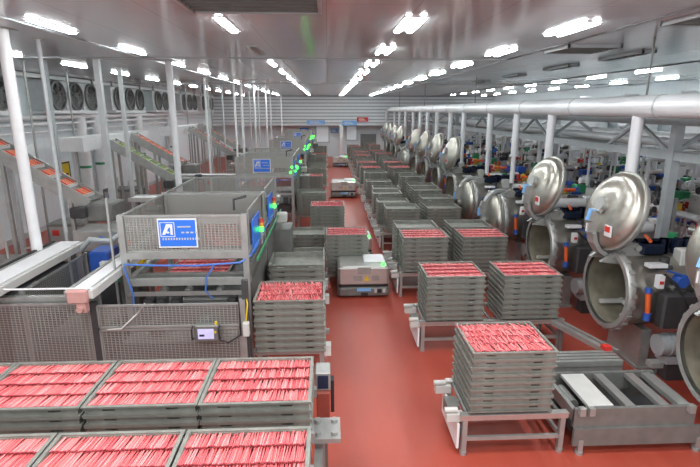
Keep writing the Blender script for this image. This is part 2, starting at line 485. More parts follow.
# left lane
stack(-1.10, 6.65, .72, 8, True, 'the heaped stack right of the touch screen', True)
stack(-1.12, 8.72, .70, 7, False, 'the empty stack behind the touch screen stack')
stack(-.06, 11.55, .24, 10, True, 'the stack behind the nearest shuttle')
stack(-.54, 14.45, .40, 10, True, 'the red topped stack behind the shuttle stack')
stack(-1.10, 16.9, .6, 8, False, 'the empty stack beside the second loading machine')
stack(-1.14, 10.5, .4, 6, False, 'the low empty stack behind two empty trays')
stack(-1.14, 12.6, .4, 6, False, 'the low stack beside the first machine rear')
stack(-1.25, 21.3, .6, 8, True, 'the red topped stack behind the second sign')
for i, (y, f) in enumerate(((24.3, False), (27.2, False), (30.4, False), (33.6, True), (37.0, False), (40.5, False))):
    stack(-1.1, y, .6, 8 - (i % 2), f, 'left lane, %s stack past the second sign' % ORD[i + 1])
# right lanes
RROWS = [(5.2, True, False), (7.93, True, True), (10.6, True, True), (11.56, False, False), (14.45, False, False), (15.5, False, False), (17.2, False, False), (18.3, False, False), (20.2, False, False), (22.3, False, False),
         (24.4, True, True), (26.8, True, True), (29.0, False, False), (31.2, True, True), (33.6, True, False), (36.2, False, True), (39.0, True, True), (41.8, False, False)]
for i, (y, f1, f2) in enumerate(RROWS):
    n1 = 8 + (0 if i < 4 else random.choice((-1, 0, 0, 1)))
    n2 = 8 + (0 if i < 4 else random.choice((-1, 0, 0, 1)))
    rowd = '%s row back on the right' % ORD[i]
    stack(1.69 + (random.uniform(-.08, .1) if i > 2 else 0), y, .6, n1, f1, 'aisle side, ' + rowd, messy=(i == 0))
    if i > 0: stack(3.05 + (random.uniform(-.05, .1) if i > 2 else 0), y, .6, n2, f2, 'vessel side, ' + rowd)

trays = []
for (x, y, z0, n, filled, messy, words) in STACKS:
    for k in range(n):
        trays.append((math.hypot(x, y), x, y, z0 + k * TH * 1.012, n - 1 - k, filled, messy, words))
trays.sort(key=lambda t: (round(t[0], 2), t[4]))
rest = MB(); first = None
for i, (d, x, y, z, top, filled, messy, words) in enumerate(trays):
    jx, jy = random.uniform(-.006, .006), random.uniform(-.006, .006)
    if i < 300:
        o = bpy.data.objects.new('steel_tray', TRAY_ME); COL.objects.link(o)
        o.location = (x + jx, y + jy, z)
        if top == 0:
            lab = ('top grey tray filled with red sausages, ' if filled else 'empty grey top tray, ') + words
        else:
            lab = 'grey steel tray, %s from the top, %s' % (ORD[top], words)
        tag(o, lab, 'tray', 'stacked steel trays')
    else:
        rest.v += [(a + x + jx, b + y + jy, c + z) for a, b, c in TRAY.v]
        o_ = len(rest.v) - len(TRAY.v)
        rest.f += [[q + o_ for q in f] for f in TRAY.f]; rest.mi += TRAY.mi; rest.sm += TRAY.sm
    if filled and top == 0:
        n = 66 if d < 9 else (44 if d < 14 else 30)
        fg = y < 5 and not messy
        if fg and y < 3 and x > -3.4:
            PLACES.extend([p for p in row_places((x, y, z), messy, rows=(0, 1), n=n)])
        else:
            PLACES.extend(row_places((x, y, z), messy, n=n, under=d < 12))
tag(rest.obj('steel_tray', M['tray']), 'far stacks of grey steel trays towards the end wall', 'trays', kind='stuff')

# the 300 sausages nearest the camera, one object each
sme = bpy.data.meshes.new('sausage'); sme.from_pydata(SV.tolist(), [], SF)
sme.materials.append(M['sausage']); sme.materials.append(M['tip'])
sme.polygons.foreach_set('material_index', SMI); sme.polygons.foreach_set('use_smooth', [True] * len(SF)); sme.update()
left = 300
for c, cw in ((0, 'rightmost'), (1, 'middle'), (2, 'left')):
    tx = -1.21 - 1.055 * c; tz = 1.28 + 2 * TH * 1.012
    for rr, rw in ((3, 'back row'), (2, 'second row')):
        if left >= 66:
            for (x, y, z, p, yaw, sc) in row_places((tx, 2.80, tz), False, rows=(rr,), under=False):
                o = bpy.data.objects.new('sausage', sme); COL.objects.link(o)
                o.location = (x, y, z); o.rotation_euler = (p, 0, yaw); o.scale = (sc, 1, sc)
                tag(o, 'red film wrapped sausage, %s of the %s tray nearest the camera' % (rw, cw), 'sausage', 'sausages in the %s of the %s nearest tray' % (rw, cw))
                left -= 1
            PLACES.extend([(x, y + .006, z - .026, p, yaw, sc) for (x, y, z, p, yaw, sc) in row_places((tx, 2.80, tz), False, rows=(rr,), under=False)])
        else:
            PLACES.extend(row_places((tx, 2.80, tz), False, rows=(rr,)))

# ------------------------------------------------------------------ conveyor stations below the stacks on the right
def station(i, y, x0, x1, depth, zt, label, plate=True, detail=True, group='conveyor stations on the right'):
    r = root('conveyor_station', (x0, y, 0), label, 'conveyor', group)
    L = x1 - x0
    for yy in (0, depth):
        b = MB(); b.box(0, L, yy - .03, yy + .03, zt - .11, zt - .035); b.box(0, L, yy - .045, yy + .045, zt - .045, zt - .03)
        b.obj('rail', M['bright'], r)
    for xx in (.06, L - .06):
        for yy in (0, depth):
            b = MB(); b.box(xx - .03, xx + .03, yy - .03, yy + .03, .05, zt - .11); b.cyl((xx, yy, 0), (xx, yy, .05), .045, n=10)
            b.obj('leg', M['steel'], r)
    b = MB(); b.box(.06, L - .06, -.02, .02, .2, .25); b.box(.06, L - .06, depth - .02, depth + .02, .2, .25)
    b.box(.04, .08, 0, depth, .2, .25); b.box(L - .08, L - .04, 0, depth, .2, .25)
    b.obj('stretcher', M['steel'], r)
    if detail:
        n = int(L / .17)
        for k in range(n):
            xx = .1 + k * (L - .2) / (n - 1)
            MB().cyl((xx, .03, zt - .07), (xx, depth - .03, zt - .07), .03, n=8).obj('roller', M['dull'], r)
    if plate:
        MB().box(-.03, .0, .0, depth, .08, .42).obj('end_plate', M['white'], r)
        for yy in (.08, depth - .08):
            b = MB(); b.box(-.16, .05, yy - .05, yy + .05, zt - .16, zt - .06); b.cyl((-.18, yy, zt - .02), (-.02, yy, zt - .02), .035, n=10)
            b.obj('roller_cap', M['offwhite'], r)
        MB().box(-.1, .06, depth * .3, depth * .6, zt - .26, zt - .08).obj('drive_motor', M['dull'], r)
    return r
for i, (y, f1, f2) in enumerate(RROWS):
    nm = 'steel roller stand under the %s row of right-hand stacks' % ORD[i]
    station(i, y + .04, 1.60, (2.95 if i == 0 else 4.2), .79, .6, nm, True, i < 6)
# left lane stands: one for each stack near enough to see
def stand(x, y, zt, label):
    r = root('stack_stand', (x, y, 0), label, 'stand', 'stands under the left-hand stacks')
    for yy in (.1, .77): MB().box(-.04, 1.1, yy - .03, yy + .03, zt - .08, zt).obj('rail', M['steel'], r)
    for xx in (.05, .98):
        for yy in (.1, .77): MB().box(xx - .03, xx + .03, yy - .03, yy + .03, 0, zt - .08).obj('leg', M['steel'], r)
    MB().box(1.02, 1.12, .05, .2, zt - .1, zt + .06).obj('roller_cap', M['offwhite'], r)
for (x, y, z0, n, filled, messy, words) in STACKS:
    if x < 1 and y > 6: stand(x, y, z0, 'steel stand under ' + words)

# foreground conveyor under the piles on the left
def fg_conveyor(y, label):
    r = root('pile_conveyor', (-4.5, y, 0), label, 'conveyor')
    for yy in (.05, .8):
        MB().box(0, 4.35, yy - .04, yy + .04, 1.12, 1.22).obj('rail', M['steel'], r)
    for xx in (.2, 1.5, 2.9, 4.2):
        for yy in (.05, .8): MB().box(xx - .04, xx + .04, yy - .04, yy + .04, 0, 1.12).obj('leg', M['dull'], r)
    for k in range(24):
        MB().cyl((.1 + k * .18, .09, 1.245), (.1 + k * .18, .76, 1.245), .034, n=8).obj('roller', M['dull'], r)
fg_conveyor(2.8, 'steel roller conveyor under the nearest row of sausage trays')
fg_conveyor(4.05, 'steel roller conveyor under the second row of sausage trays')
# control box and bracket at the conveyor end
r = root('drive_box', (-.155, 4.9, .06), 'brown and grey drive box at the aisle end of the tray conveyor', 'drive box')
MB().bbox(0, .15, 0, .25, .62, 1.06, .01).obj('side_panel', M['brown'], r)
MB().bbox(-.01, .16, .05, .30, 1.06, 1.28, .01).obj('top_box', M['steel'], r)
MB().box(.015, .135, .04, .05, 1.09, 1.25).obj('dark_window', M['navy'], r)
MB().box(.16, .20, .1, .22, .75, 1.15).obj('black_cover', M['black'], r)
MB().box(.02, .12, .1, .2, -.06, .62).obj('post', M['dull'], r)
MB().box(.05, .12, -.012, 0, .70, .73).obj('label_plate', M['white'], r)
r = root('roller_bracket', (-.16, 4.25, 0), 'steel roller bracket on a post below the drive box', 'bracket')
MB().box(0, .1, 0, .1, 0, 1.0).obj('post', M['steel'], r)
MB().box(-.06, .26, -.05, .3, 1.0, 1.05).obj('top_plate', M['steel'], r)
for yy in (.02, .22):
    for xx in (.03, .2): MB().cyl((xx, yy, 1.05), (xx, yy, 1.09), .035, n=12).obj('knob', M['steel'], r)
MB().box(.0, .08, -1.4, -.06, .7, .95).obj('chain_guard', M['dull'], r)

# ------------------------------------------------------------------ transfer cart and rails by the first stack
r = root('transfer_cart', (3.02, 5.22, 0), 'low steel transfer cart with white plate beside the nearest right-hand stack', 'cart')
for yy in (0, .84):
    MB().box(0, 1.55, yy - .025, yy + .025, .36, .62).obj('side_beam', M['dull'], r)
MB().box(0, .05, 0, .84, .42, .58).obj('end_beam', M['steel'], r)
MB().box(1.5, 1.55, 0, .84, .42, .58).obj('end_beam', M['steel'], r)
MB().box(.2, .52, .04, .8, .58, .62).obj('white_plate', M['offwhite'], r)
for xx in (.68, 1.12, 1.36): MB().box(xx, xx + .12, .03, .81, .55, .61).obj('cross_bar', M['bright'], r)
MB().box(.0, 1.75, -.06, -.02, .12, .36).obj('skirt_panel', M['dull'], r)
MB().box(.0, 1.75, .86, .9, .12, .36).obj('skirt_panel', M['dull'], r)
MB().box(.05, 1.5, .1, .74, .2, .30).obj('drive_tray', M['dark'], r)
MB().cyl((.12, .25, .5), (.12, .62, .5), .07).obj('drive_motor', M['dull'], r)
for xx in (.1, 1.62):
    for yy in (-.04, .88):
        b = MB(); b.box(xx - .03, xx + .03, yy - .03, yy + .03, .04, .2); b.cyl((xx, yy, 0), (xx, yy, .04), .05, n=10); b.obj('foot', M['steel'], r)
for xx in (.03, .15, 1.42): MB().box(xx, xx + .07, -.09, -.02, .56, .66).obj('clamp', M['steel'], r)
r = root('channel_rail', (2.9, 6.35, 0), 'ribbed steel channel rail behind the transfer cart', 'rail')
b = MB()
for k in range(4): b.box(0, 1.42, k * .09, k * .09 + .06, .52, .62)
b.box(0, 1.42, 0, .34, .40, .53)
b.obj('channel', M['steel'], r)
for xx in (.1, 1.3): MB().box(xx - .04, xx + .04, .1, .2, 0, .42).obj('leg', M['dull'], r)
MB().box(1.3, 1.42, .3, .42, .62, .68).obj('red_sensor', M['redp'], r)
r = root('floor_track', (4.35, 6.9, 0), 'sloping steel track running from the channel rail to the open vessel', 'rail')
b = MB(); b.bar((-.35, 1.1, .5), (.05, -.1, .5), .09, .08); b.bar((-.2, 1.15, .5), (.2, -.05, .5), .05, .05); b.obj('track_bar', M['steel'], r)
for yy in (.05, .95): MB().box(-.05 - yy * .22, .01 - yy * .22, yy - .03, yy + .03, 0, .47).obj('leg', M['dull'], r)
r = root('floor_post', (4.75, 6.3, 0), 'short steel post standing on the red floor near the nearest vessel', 'post')
b = MB(); b.bar((0, 0, .0), (.06, .05, .55), .05, .05); b.box(-.1, .1, -.08, .08, 0, .02); b.obj('shaft', M['dull'], r)
MB().box(-.04, .14, -.02, .12, .52, .6).obj('head', M['steel'], r)

# ------------------------------------------------------------------ pressure vessels (retorts)
RC = 1.30; RR = .66; RX = 4.7
ROTX = Matrix.Rotation(PI / 2, 4, 'Y')   # local z -> +x
def at(x, y, z): return Matrix.Translation((x, y, z))
def lid_parts(r, open_):
    """lid: convex side towards the aisle (-x)"""
    e = bpy.data.objects.new('lid', None)
    prof = [(0.0, .68), (-.05, .68), (-.06, .66), (-.09, .655)]
    for k in range(1, 10):
        t = k / 9 * PI / 2; prof.append((-.09 - .22 * math.sin(t), .655 * math.cos(t) + (.0 if k < 9 else 0.001)))
    b = MB(); b.lathe(prof, 40, 0, ROTX)
    inn = [(0.0, .70), (.0, .62), (-.06, .60)] + [(-.06 - .22 * math.sin(k / 6 * PI / 2), .60 * math.cos(k / 6 * PI / 2) + .001) for k in range(1, 7)]
    b.lathe(inn, 40, 0, ROTX)
    lid = b.obj('lid', M['vessel'], r)
    rim = MB(); rim.lathe([(-.05, .67), (-.05, .70), (-.0, .70), (.02, .69), (.02, .66)], 40, 0, ROTX); rim.obj('lid_rim', M['steel'], lid)
    # lifting arm: from the dome apex down its outside to the hinge at the lid's foot
    pts = [(-.33, 0, .05), (-.38, 0, -.10), (-.37, 0, -.28), (-.32, 0, -.46), (-.23, 0, -.61), (-.09, 0, -.73), (.06, 0, -.77), (.28, 0, -.72)]
    arm = MB()
    for a, c in zip(pts[:-1], pts[1:]): arm.bar(a, c, .2, .07)
    arm.cyl((-.29, 0, .04), (-.40, 0, .04), .13, n=18)
    arm.obj('lifting_arm', M['steel'], lid)
    lb = MB(); lb.bar((-.41, 0, -.07), (-.40, 0, -.28), .215, .05); lb.obj('blue_emblem', M['paleblue'], lid)
    lb = MB(); lb.bar((-.404, 0, -.31), (-.362, 0, -.45), .15, .014); lb.obj('name_plate', M['white'], lid)
    lb = MB(); lb.bar((-.408, 0, -.33), (-.376, 0, -.43), .06, .016); lb.obj('red_lettering', M['redp'], lid)
    sg = MB(); sg.add([(-.30, -.26, -.20), (-.30, -.40, -.20), (-.25, -.40, -.36), (-.25, -.26, -.36)], [(0, 1, 2, 3)]); 
    c_ = MB(); c_.bar((-.285, -.30, -.26), (-.225, -.30, -.44), .17, .02); c_.obj('warning_plate', M['white'], lid)
    c_ = MB(); c_.bar((-.292, -.30, -.28), (-.262, -.30, -.37), .12, .02); c_.obj('warning_mark', M['redp'], lid)
    return lid
LID_OPEN = (at(.0, 0, RC + 1.30) @ Matrix.Rotation(math.radians(5), 4, 'Z') @ Matrix.Rotation(math.radians(16), 4, 'Y') @ Matrix.Scale(.94, 4))
LID_SHUT = at(-.06, 0, RC) @ Matrix.Rotation(PI, 4, 'X')

def retort():
    r = root('pressure_vessel', (RX, 0, 0), '', 'pressure vessel')
    prof = [(0.0, .60), (0.0, .66), (.10, .66), (.10, .63), (2.4, .63), (2.5, .58), (2.6, .4), (2.64, .02)]
    MB().lathe(prof, 40, 0, at(0, 0, RC) @ ROTX).obj('shell', M['vessel'], r)
    MB().lathe([(0.0, .60), (2.3, .58), (2.34, .01)], 40, 0, at(0, 0, RC) @ ROTX).obj('chamber', M['inside'], r)
    ring = MB(); ring.lathe([(-.05, .61), (-.05, .69), (-.02, .71), (.05, .71), (.05, .66)], 40, 0, at(0, 0, RC) @ ROTX)
    for k in range(24):
        t = 2 * PI * (k + .5) / 24
        ring.box(-.02, .06, -.03, .03, .70, .728, 0, at(0, 0, RC) @ Matrix.Rotation(t, 4, 'X'))
    ring.obj('locking_ring', M['steel'], r)
    rails = MB()
    for yy in (-.32, .32): rails.box(.1, 2.2, yy - .03, yy + .03, RC - .42, RC - .36)
    rails.box(.5, .56, -.4, .4, RC - .44, RC - .36); rails.box(1.2, 1.26, -.4, .4, RC - .44, RC - .36)
    rails.obj('inner_rail', M['offwhite'], r)
    MB().box(.5, .54, -.02, .05, RC - .35, RC + .56).obj('spray_pipe', M['offwhite'], r)
    for xx in (.5, 2.0):
        b = MB(); b.box(xx - .08, xx + .08, -.45, .45, .0, .5 + .2); b.box(xx - .12, xx + .12, -.5, .5, 0, .05)
        b.obj('saddle', M['steel'], r)
    b = MB()
    for yy in (-.16, .16): b.prism([(-.28, RC + .50), (.45, RC + .40), (.45, RC + .68), (.3, RC + .80), (.15, RC + .78)], 1, yy - .03, yy + .03)
    b.cyl((.3, -.24, RC + .73), (.3, .24, RC + .73), .05)
    b.obj('hinge_bracket', M['steel'], r)
    b = MB(); b.bbox(.35, .75, -.25, .1, RC + .62, RC + .80, .04); b.cyl((.4, .02, RC + .74), (1.3, .02, RC + .74), .09)
    for k in range(4): b.cyl((.8 + k * .2, -.1, RC + .62), (.8 + k * .2, -.1 - .05 * (k % 2), RC + .86), .075, n=12); b.obj('hydraulic_unit', M['navy'], r)
    b = MB(); b.cyl((1.55, -.22, RC + .80), (2.0, -.22, RC + .80), .045); b.cyl((.5, -.2, RC + .84), (.55, .02, RC + .88), .028); b.obj('orange_valve', M['orange'], r)
    MB().cyl((1.2, -.45, RC + .48), (2.15, -.45, RC + .48), .13, n=20).obj('white_tank', M['white'], r)
    b = MB(); b.cyl((.24, -.75, RC - .16), (.22, -.73, RC + .16), .038, n=14); b.obj('orange_cylinder', M['orange'], r)
    MB().cyl((.22, -.73, RC + .16), (.22, -.72, RC + .24), .05, n=14).obj('blue_fitting', M['bluepart'], r)
    MB().cyl((.24, -.75, RC - .28), (.24, -.75, RC - .16), .055, n=14).obj('blue_fitting', M['bluepart'], r)
    MB().cyl((.72, -.62, RC + .34), (.72, -.78, RC + .34), .09, n=14).obj('blue_dial', M['bluepart'], r)
    b = MB(); b.box(.34, .43, -.76, -.66, RC + .24, RC + .44); b.box(.3, .6, -.55, -.42, RC + .50, RC + .56); b.obj('junction_box', M['white'], r)
    b = MB(); b.box(.355, .415, -.77, -.76, RC + .31, RC + .36); b.obj('box_label', M['redp'], r)
    b = MB(); b.cyl((.5, -.72, RC - .72), (1.05, -.72, RC - .72), .17, n=18); b.cyl((1.05, -.72, RC - .72), (1.2, -.72, RC - .72), .1, n=18)
    for k in range(6): b.cyl((.64 + k * .07, -.72, RC - .72), (.67 + k * .07, -.72, RC - .72), .185, n=18)
    b.box(.6, 1.1, -.86, -.58, .3, .42); b.obj('pump_motor', M['rackgrey'], r)
    MB().box(.65, 1.05, -.83, -.6, 0, .32).obj('motor_plinth', M['dark'], r)
    b = MB(); b.tube([(1.15, -.72, RC - .72), (1.35, -.72, RC - .7), (1.4, -.74, RC - .4), (1.35, -.72, RC)], .06); b.tube([(.8, -.74, RC + .0), (.95, -.8, RC - .2), (.8, -.76, RC - .5)], .035); b.obj('elbow_pipe', M['bright'], r)
    b = MB(); b.bbox(.42, .95, -.85, -.64, RC - .40, RC + .16, .03); b.cyl((.7, -.75, RC + .1), (.7, -.75, RC + .22), .08); b.obj('black_actuator', M['dark'], r)
    b = MB(); b.bbox(.98, 1.75, -.86, -.66, RC - .5, RC + .40, .02); b.obj('side_cabinet', M['tarp'], r)
    b = MB(); b.box(1.03, 1.16, -.87, -.86, RC + .06, RC + .22); b.obj('cabinet_label', M['offwhite'], r)
    b = MB(); b.tube([(.45, -.7, RC + .45), (.6, -.8, RC + .3), (.75, -.84, RC + .05), (.9, -.86, RC - .3)], .022, 6); b.obj('black_cable', M['black'], r)
    b = MB(); b.tube([(.5, -.68, RC + .5), (.8, -.76, RC + .42), (1.05, -.82, RC + .2), (1.05, -.86, RC - .2)], .018, 6); b.obj('blue_cable', M['bluepart'], r)
    for x, y, z, m, k in ((1.0, -.30, .62, 'offwhite', 0), (1.15, .2, .66, 'green', 1), (1.45, -.15, .66, 'redp', 1), (1.75, .15, .62, 'yellow', 1), (1.9, -.3, .55, 'dark', 0), (.62, -.42, .42, 'dark', 1), (2.2, .1, .6, 'bluepart', 1), (2.35, -.25, .5, 'white', 0)):
        b = MB()
        if k: b.cyl((x, y, RC + z - .1), (x, y, RC + z + .1), .025, n=8); b.cyl((x, y, RC + z + .1), (x, y, RC + z + .22), .075, n=12); b.cyl((x - .14, y, RC + z + .04), (x + .14, y, RC + z + .04), .04, n=8)
        else: b.bbox(x - .1, x + .12, y - .1, y + .1, RC + z - .14, RC + z + .12, .015)
        b.obj('valve' if k else 'terminal_box', M[m], r)
    lid = lid_parts(r, True)
    return r, lid
R0, LID0 = retort()
RY = [5.15, 7.62, 10.3, 13.1, 15.75, 18.4, 21.1, 23.8, 26.5, 29.2, 31.9, 34.6, 37.3, 40.0]
SHUT = {3, 4, 9}
words = ['cut by the right edge of the picture', 'nearest of those wholly in view', 'second wholly in view', 'nearest closed', 'second closed']
for i, y in enumerate(RY):
    r = R0 if i == 0 else copy_tree(R0)
    r.location = (RX, y, 0)
    shut = i in SHUT
    for c in COL.objects:
        if c.parent == r and c.name.split('.')[0] == 'lid':
            c.matrix_local = LID_SHUT if shut else LID_OPEN
            c['label'] = 'domed steel lid, shut' if shut else 'domed steel lid swung up'
    if i == 0: lab = 'steel pressure vessel with raised lid cut off by the right edge'
    elif i in (1, 2): lab = 'steel pressure vessel with raised domed lid, %s one wholly in view' % ORD[i - 1]
    elif shut: lab = 'steel pressure vessel with its lid shut, %s closed one from the front' % ORD[sorted(SHUT).index(i)]
    else: lab = 'steel pressure vessel with raised lid, %s in the right-hand row from the front' % ORD[i]
    tag(r, lab, 'pressure vessel', 'row of pressure vessels')

# ------------------------------------------------------------------ big white pipe with its drops
PX, PZ = 5.55, 4.26
r = root('overhead_pipe', (PX, 3.0, PZ), 'long thick white insulated pipe running above the pressure vessels', 'pipe')
b = MB(); b.cyl((0, 0, 0), (0, 41.3, 0), .19, n=24)
b.obj('main_pipe', M['pipe'], r)
b = MB()
for k in range(14): b.cyl((0, 2.2 + k * 2.9, 0), (0, 2.24 + k * 2.9, 0), .200, n=24)
b.obj('joint_band', M['postgrey'], r)
MB().tube([(0, 41.2, 0), (-.1, 41.6, -.05), (-.25, 41.75, -.35), (-.25, 41.75, -.9)], .16, 14).obj('end_elbow', M['pipe'], r)
for y in (8.75, 12.2, 14.5, 16.9, 20.2, 22.4, 25.2, 27.6, 29.8, 32.2, 35.4, 38.4, 41.2):
    b = MB(); b.cyl((0, y - 3, -.1), (0, y - 3, -1.35), .1, n=14); b.cyl((0, y - 3, -1.35), (0, y - 3, -1.40), .13, n=14)
    b.cyl((0, y - 3, -1.40), (0, y - 3, -2.2), .07, n=10)
    b.obj('drop_pipe', M['pipe'], r)
for y in (8.0, 18.2, 28.0, 38.0):
    MB().cyl((0, y - 3 + .6, 0), (0, y - 3 + .6, CEIL - PZ), .018, n=6).obj('hanger_rod', M['dull'], r)

# ------------------------------------------------------------------ pipe rack behind the vessels
r = root('pipe_rack', (0, 0, 0), 'long grey steel pipe rack with braces standing behind the vessels', 'pipe rack')
for k in range(8):
    y = 3.72 + k * 5.35
    for x in (6.55, 9.25):
        b = MB(); b.box(x - .08, x + .08, y - .08, y + .08, 0, 4.0); b.box(x - .15, x + .15, y - .15, y + .15, 0, .03); b.obj('post', M['rackgrey'], r)
    b = MB(); b.box(6.5, 9.35, y - .07, y + .07, 3.26, 3.44); b.box(6.5, 9.35, y - .06, y + .06, 3.92, 4.04); b.obj('cross_beam', M['rackgrey'], r)
    b = MB(); b.bar((6.55, y, 3.4), (7.3, y, 3.95), .07, .07); b.bar((7.3, y, 3.95), (8.1, y, 3.4), .07, .07); b.bar((8.1, y, 3.4), (9.25, y, 3.95), .07, .07); b.obj('brace', M['rackgrey'], r)
    b = MB(); b.bar((6.55, y + .1, 3.4), (6.55, y + 1.2, 3.95), .06, .06); b.bar((6.55, y + 2.3, 3.4), (6.55, y + 1.2, 3.95), .06, .06); b.obj('brace', M['rackgrey'], r)
for x in (6.55, 9.25):
    for z0, z1 in ((3.28, 3.44), (3.92, 4.04)):
        MB().box(x - .06, x + .06, 3, 42, z0, z1).obj('long_beam', M['rackgrey'], r)
for k, (x, z, rad, m) in enumerate(((7.1, 3.55, .10, 'pipe'), (7.5, 3.52, .07, 'bright'), (7.9, 3.58, .13, 'pipe'), (8.4, 3.53, .08, 'bright'), (9.9, 3.0, .09, 'pipe'), (9.9, 3.35, .06, 'pipe'))):
    o = MB().cyl((x, 3, z), (x, 42.5, z), rad, n=14).obj('rack_pipe', M[m], r)

# valve manifolds between the vessels and the far wall
def manifold(seed):
    rg = random.Random(seed)
    r = root('valve_manifold', (0, 0, 0), '', 'valves')
    fr = MB()
    for yy in (-.8, .8): fr.box(-.04, .04, yy - .04, yy + .04, 0, 2.2)
    fr.box(-.04, .04, -.8, .8, .9, .96); fr.box(-.04, .04, -.8, .8, 2.1, 2.16); fr.box(-.04, .04, -.8, .8, 1.5, 1.55)
    fr.obj('frame', M['steel'], r)
    for k in range(7):
        x = rg.uniform(-.4, .4); y = -.85 + k * .28 + rg.uniform(-.08, .08); top = rg.uniform(1.7, 3.1); rad = rg.choice((.025, .035, .05, .08))
        b = MB(); b.cyl((x, y, 0), (x, y, top), rad, n=10)
        if rg.random() < .7: b.tube([(x, y, top - .03), (x, y, top + .06), (x + .15, y, top + .1), (x + .4, y, top + .1)], rad, 8)
        b.obj('riser_pipe', M[rg.choice(('bright', 'pipe', 'pipe', 'steel'))], r)
        for j in range(3):
            z = rg.uniform(.9, min(2.3, top - .1)); c = rg.choice(('bluepart', 'navy', 'redp', 'orange', 'green', 'yellow', 'dark', 'white', 'black', 'dark', 'bluepart', 'offwhite'))
            v = MB()
            v.cyl((x, y, z), (x, y, z + .16), rad + .05, n=12)
            v.cyl((x, y, z + .08), (x - .2, y, z + .08), .03, n=8)
            v.cyl((x - .2, y, z + .08), (x - .23, y, z + .08), rg.uniform(.07, .12), n=14)
            v.obj('valve', M[c], r)
    for k in range(3):
        z = .6 + k * .55 + rg.uniform(-.1, .1)
        MB().cyl((rg.uniform(-.3, .5), -1.2, z), (rg.uniform(-.3, .5), 1.2, z), rg.choice((.05, .08, .1)), n=12).obj('header_pipe', M[rg.choice(('bright', 'pipe', 'bluepart', 'steel'))], r)
    b = MB(); y = rg.uniform(-.6, .4); b.bbox(-.35, -.1, y, y + .5, 1.3, 1.95, .02); b.obj('control_cabinet', M[rg.choice(('white', 'offwhite', 'steel'))], r)
    b = MB(); y = rg.uniform(-.5, .5); b.bbox(-.6, -.25, y - .2, y + .2, 2.0 - .25, 2.25 - .25, .03); b.cyl((-.42, y, 1.4), (-.42, y, 1.75), .06); b.obj('actuator_head', M[rg.choice(('navy', 'orange', 'bluepart', 'green'))], r)
    return r
protos = [manifold(s) for s in (3, 8, 21, 34)]
used = set(); cnt = {}
side = 0
for lane, (x, y0, step, n, lw) in enumerate(((8.15, 6.4, 2.68, 13, 'just behind the vessels'), (10.3, 7.6, 2.75, 12, 'in the back line of pipes'), (12.6, 12.4, 3.4, 9, 'beside the right wall'))):
    for k in range(n):
        p = (k + lane) % 4
        if p in used: r = copy_tree(protos[p])
        else: r = protos[p]; used.add(p)
        r.location = (x + random.uniform(-.1, .1), y0 + k * step, 0); 
        r.scale = (1, 1, 1)
        tag(r, 'pipes and coloured valves, %s from the front %s' % (ORD[k], lw), 'valves', 'valve manifolds behind the vessels')
# white domed shapes added in place of bright reflections on the ceiling
for k, (x, y) in enumerate(((14.1, 15.5), (14.1, 18.6), (14.1, 22.2), (14.1, 26.2))):
    r = root('reflection_dome', (x, y, 0), 'white domed stand-in for a ceiling tank behind the pipe rack, %s from the front' % ORD[k], 'glint', 'reflection stand-ins on the right')
    prof = [(0.3, .01), (.3, .8), (4.1, .8)] + [(4.1 + .45 * math.sin(t), .8 * math.cos(t) + .001) for t in (.3, .6, .9, 1.2, PI / 2)]
    MB().lathe(prof, 28).obj('dome_shell', M['pipe'], r)
    for a in range(3):
        t = a * 2.1; MB().cyl((.6 * math.cos(t), .6 * math.sin(t), 0), (.6 * math.cos(t), .6 * math.sin(t), .35), .06).obj('leg', M['steel'], r)
    MB().tube([(0, 0, 4.5), (0, 0, 4.75), (-.2, 0, 4.85), (-.8, 0, 4.85)], .06).obj('vent_pipe', M['pipe'], r)

# ------------------------------------------------------------------ shuttles (automatic guided carts) in the aisle
def agv():
    r = root('shuttle_cart', (0, 0, 0), '', 'shuttle')
    MB().bbox(0, 1.18, 0, .95, .04, .27, .05).obj('bumper_base', M['dull'], r)
    MB().box(.03, 1.15, .02, .93, .27, .31).obj('dark_gap', M['black'], r)
    MB().bbox(.01, 1.17, .01, .94, .31, .75, .05).obj('body', M['bright'], r)
    MB().box(.45, .76, .0, .012, .58, .74).obj('hatch_panel', M['steel'], r)
    MB().bbox(.62, 1.12, .3, .9, .75, .79, .02).obj('glass_top', M['sheet'], r)
    b = MB(); b.prism([(.59, .42), (.73, .42), (.66, .55)], 1, -.006, .012); b.obj('warning_triangle', M['yellow'], r)
    b = MB()
    b.box(.35, .56, -.001, .012, .42, .54); b.box(.77, .95, -.001, .012, .42, .54); b.obj('vent_grille', M['steel'], r)
    MB().box(.44, .76, -.012, .004, .17, .24).obj('label_strip', M['paleblue'], r)
    MB().box(.53, .69, -.02, .004, .07, .13).obj('scanner_window', M['black'], r)
    MB().box(.9, 1.0, -.02, .004, .13, .22).obj('black_socket', M['black'], r)
    for xx in (.84, 1.03): MB().box(xx, xx + .06, -.015, .004, .13, .22).obj('reflector', M['offwhite'], r)
    MB().cyl((1.05, .12, .74), (1.05, .12, .80), .045, n=12).obj('green_beacon', M['gled'], r)
    for xx in (.25, .93):
        for yy in (.2, .75): MB().cyl((xx - .04, yy, .08), (xx + .04, yy, .08), .08, n=14).obj('wheel', M['black'], r)
    return r
A0 = agv()
for i, (x, y, sc, lab) in enumerate(((.2, 10.55, 1, 'steel shuttle cart with yellow warning triangle, nearest in the red aisle'),
                                     (.28, 13.6, .84, 'low shuttle cart with pale top half hidden behind a red topped stack'),
                                     (.14, 23.8, 1.08, 'steel shuttle cart standing in the middle of the aisle'),
                                     (.38, 37.3, 1.0, 'farthest shuttle cart in the aisle near the white column'))):
    r = A0 if i == 0 else copy_tree(A0)
    r.location = (x, y, 0); r.scale = (sc, sc, sc)
    tag(r, lab, 'shuttle', 'shuttle carts in the aisle')

